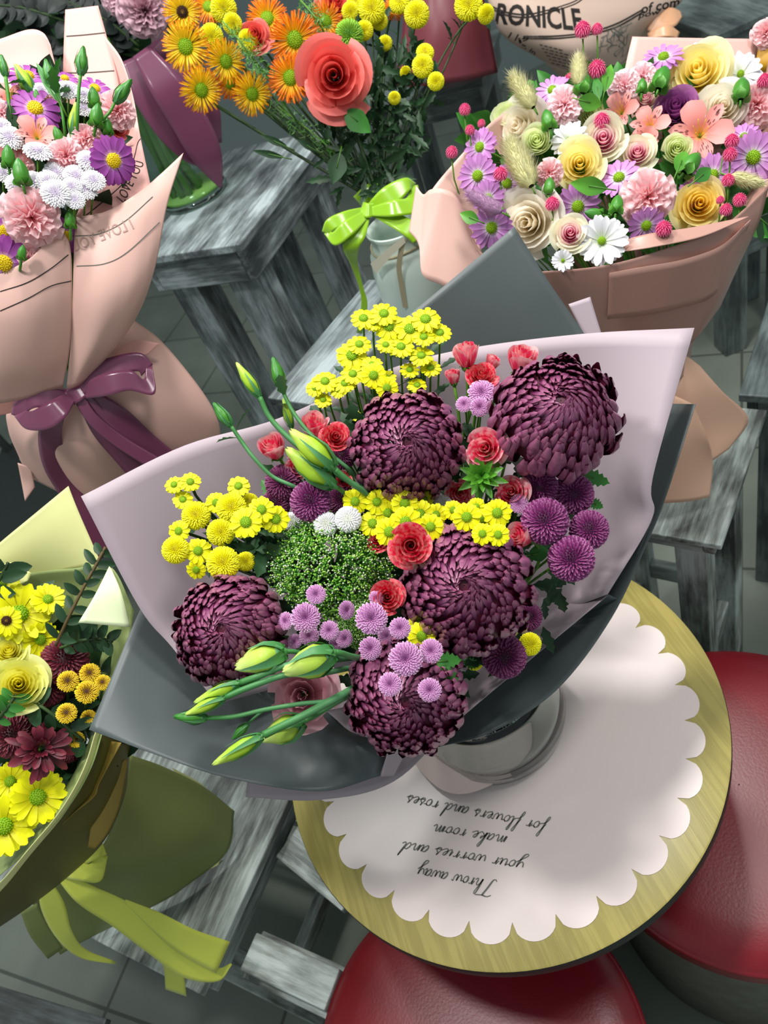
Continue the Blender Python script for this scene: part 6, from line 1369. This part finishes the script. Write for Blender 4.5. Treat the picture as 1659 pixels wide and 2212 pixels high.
for x, y, d, t, lb in [(147, 1471, 48, .855, 'uppermost left, over the burgundy petals'), (188, 1494, 52, .85, 'largest, in the middle of the group'), (194, 1454, 46, .86, 'highest, behind the largest'), (222, 1474, 36, .86, 'rightmost, at the slate paper edge'), (144, 1540, 46, .85, 'lower left, alone'), (191, 1549, 34, .87, 'half hidden behind the slate paper'), (165, 1597, 36, .87, 'lowest, in the shade under a leaf')]:
    head('pom_brown', x, y, d, t, 0, .2, 'brown eyed yellow button mum '+lb, BE, GBr, stem_m='stem_dk')
M['branch'] = mat('brown_branch', '5a4a2c', .6, .3)
# box sprig
def box_sprig(label, pts, n, L, seed, m='leaf_dk', sr=.002, gr='glossy leafy sprigs of the olive bouquet', stem='stem_dk', wid=.30, name='leafy_sprig'):
    r = random.Random(seed); path = cr_interp(np.array([W(*p) for p in pts]), 8)
    o = bpy.data.objects.new(name, None); COL.objects.link(o); o.location = path[0]; tag(o, label, 'foliage', gr)
    g = G(); g.tube(path, sr, 6); st = put('stem', g, M[stem], o)
    for k in range(n):
        i = 1+(len(path)-3)*(k//2+.5)/(n/2); a = int(i); p = path[a]; t = nrm(path[a+1]-path[a-1])
        side = nrm(np.cross(t, AX_F))*(1 if k % 2 else -1); d = nrm(side+t*r.uniform(.3, .9)-AX_F*r.uniform(-.2, .6)); nn = nrm(np.cross(np.cross(d, -AX_F), d)); y = np.cross(nn, d)
        h = G(); leaf_blade(h, L*r.uniform(.75, 1.15), L*wid*r.uniform(.85, 1.1), bend=r.uniform(.05, .35), fold=.25, prof=[.08, .75, 1, .75, .05]); V = h.v[0]; h.v[0] = p+V[:, :1]*d+V[:, 1:2]*y+V[:, 2:3]*nn
        put('leaf', h, M[m], o)
    return o
box_sprig('brown branch with glossy leaf pairs rising to the lavender paper', [(120, 1395, .86), (150, 1330, .855), (180, 1270, .86), (205, 1225, .87), (228, 1182, .88)], 16, .022, 1, wid=.24, stem='branch')
box_sprig('glossy leaf sprig under the pale folded corner', [(130, 1400, .88), (170, 1385, .875), (210, 1380, .88), (245, 1385, .885)], 12, .02, 2)
box_sprig('dark leaf sprig at the left edge above the yellow blooms', [(-20, 1290, .88), (0, 1250, .875), (18, 1215, .875)], 6, .028, 3)
box_sprig('grey green sprig at the foot of the lemon rose', [(-10, 1560, .84), (15, 1530, .83), (35, 1500, .835)], 8, .017, 4, 'leaf')
box_sprig('dark leaf sprig right of the lemon rose foot', [(50, 1510, .86), (95, 1530, .85), (150, 1575, .86), (180, 1600, .87)], 7, .026, 5)
undergrowth('dark leaves deep in the olive bouquet', (-30, 1300, 240, 1760), 190, .01, .05, 70, seed=15, lobes=0, fn=lambda x, y: .90)
# ------------------------------------------------------------------ glass cylinder vase flowers, back left foliage
BF = np.array([VB[0]-.012, VB[1]-.008, 1.0755])
g0 = 'bloom of the glass cylinder vase'
n = face(310, 30, .1, .2)
head('hydr', 312, 22, 118, 1.5, .1, .1, 'mauve pink ruffled bloom above the plum ribbon', None, g0)
head('hydr', 255, -10, 80, 1.52, -.1, .3, 'mauve pink ruffled bloom at the top edge left of the ribbon bloom', None, g0)
vt = np.array(VB)+np.array([-.045, -.03, .36])
for k in range(9):
    b = BF+np.array([.035*math.cos(k*2.4), .035*math.sin(k*2.4), .0]); a = vt+np.array([.03*math.cos(k*2.4+2.4), .03*math.sin(k*2.4+2.4), .0])
    o = thing('cut_stalk', 'thick green stalk standing in the glass cylinder vase', 'stalk', tuple(b), 'stems in the glass cylinder vase'); g = G(); g.tube([b, (a+b)/2, a], .0078, 8); put('rind', g, M['stem'], o)
for q, pts in enumerate([[(300, 110, 1.6), (180, 60, 1.58), (60, 20, 1.56), (-20, 10, 1.55)], [(290, 120, 1.62), (200, 110, 1.6), (110, 80, 1.6), (30, 60, 1.6)], [(300, 100, 1.6), (240, 50, 1.58), (180, 20, 1.57), (120, -10, 1.56)], [(290, 130, 1.64), (180, 160, 1.62), (100, 150, 1.62)], [(300, 90, 1.6), (100, -10, 1.62), (40, -20, 1.62)], [(300, 120, 1.66), (240, 130, 1.66), (160, 110, 1.66), (100, 110, 1.66)]]):
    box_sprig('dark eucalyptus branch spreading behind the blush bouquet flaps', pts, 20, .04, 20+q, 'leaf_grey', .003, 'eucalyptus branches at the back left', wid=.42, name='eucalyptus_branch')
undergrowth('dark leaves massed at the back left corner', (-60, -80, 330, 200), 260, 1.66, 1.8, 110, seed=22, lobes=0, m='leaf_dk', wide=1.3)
g = G(); g.box((-.30, -.02, 0), (.30, .0, .5)); 
ch = thing('mesh_chair', 'pale grey mesh chair back behind the left paper flap', 'chair', (-.75, 2.25, 0))
o = link('backrest', g.mesh('backrest', mat('grey_mesh_fabric', '8fa39f', .7, .3, noise=.3, nscale=120), False), ch); o.location = (0, 0, .85); o.rotation_euler = (-.15, 0, -.2); bevel(o, .01)
g = G(); g.box((-.27, -.5, 0), (.27, .0, .05)); o = link('seat', g.mesh('seat', M['black_metal'], False), ch); o.location = (0, 0, .45); o.rotation_euler = (0, 0, -.2)
for sx in (-.24, .24):
    for sy in (-.46, -.03):
        g = G(); g.tube([(sx, sy, 0), (sx, sy, .86 if sy > -.1 else .46)], .014, 8); o = link('leg', g.mesh('leg', M['black_metal']), ch); o.rotation_euler = (0, 0, -.2)
# top right corner bloom, newsprint bundle bloom
head('carn', 1655, 70, 66, 1.05, .1, .3, 'pink carnation at the top right corner beside the mustard paper', W(1680, 140, 1.12), 'corner bloom')
head('carn_l', 1290, -30, 90, 1.66, 0, .3, 'pale peach bloom inside the newsprint cone', W(1270, 60, 1.74), 'newsprint bundle bloom')
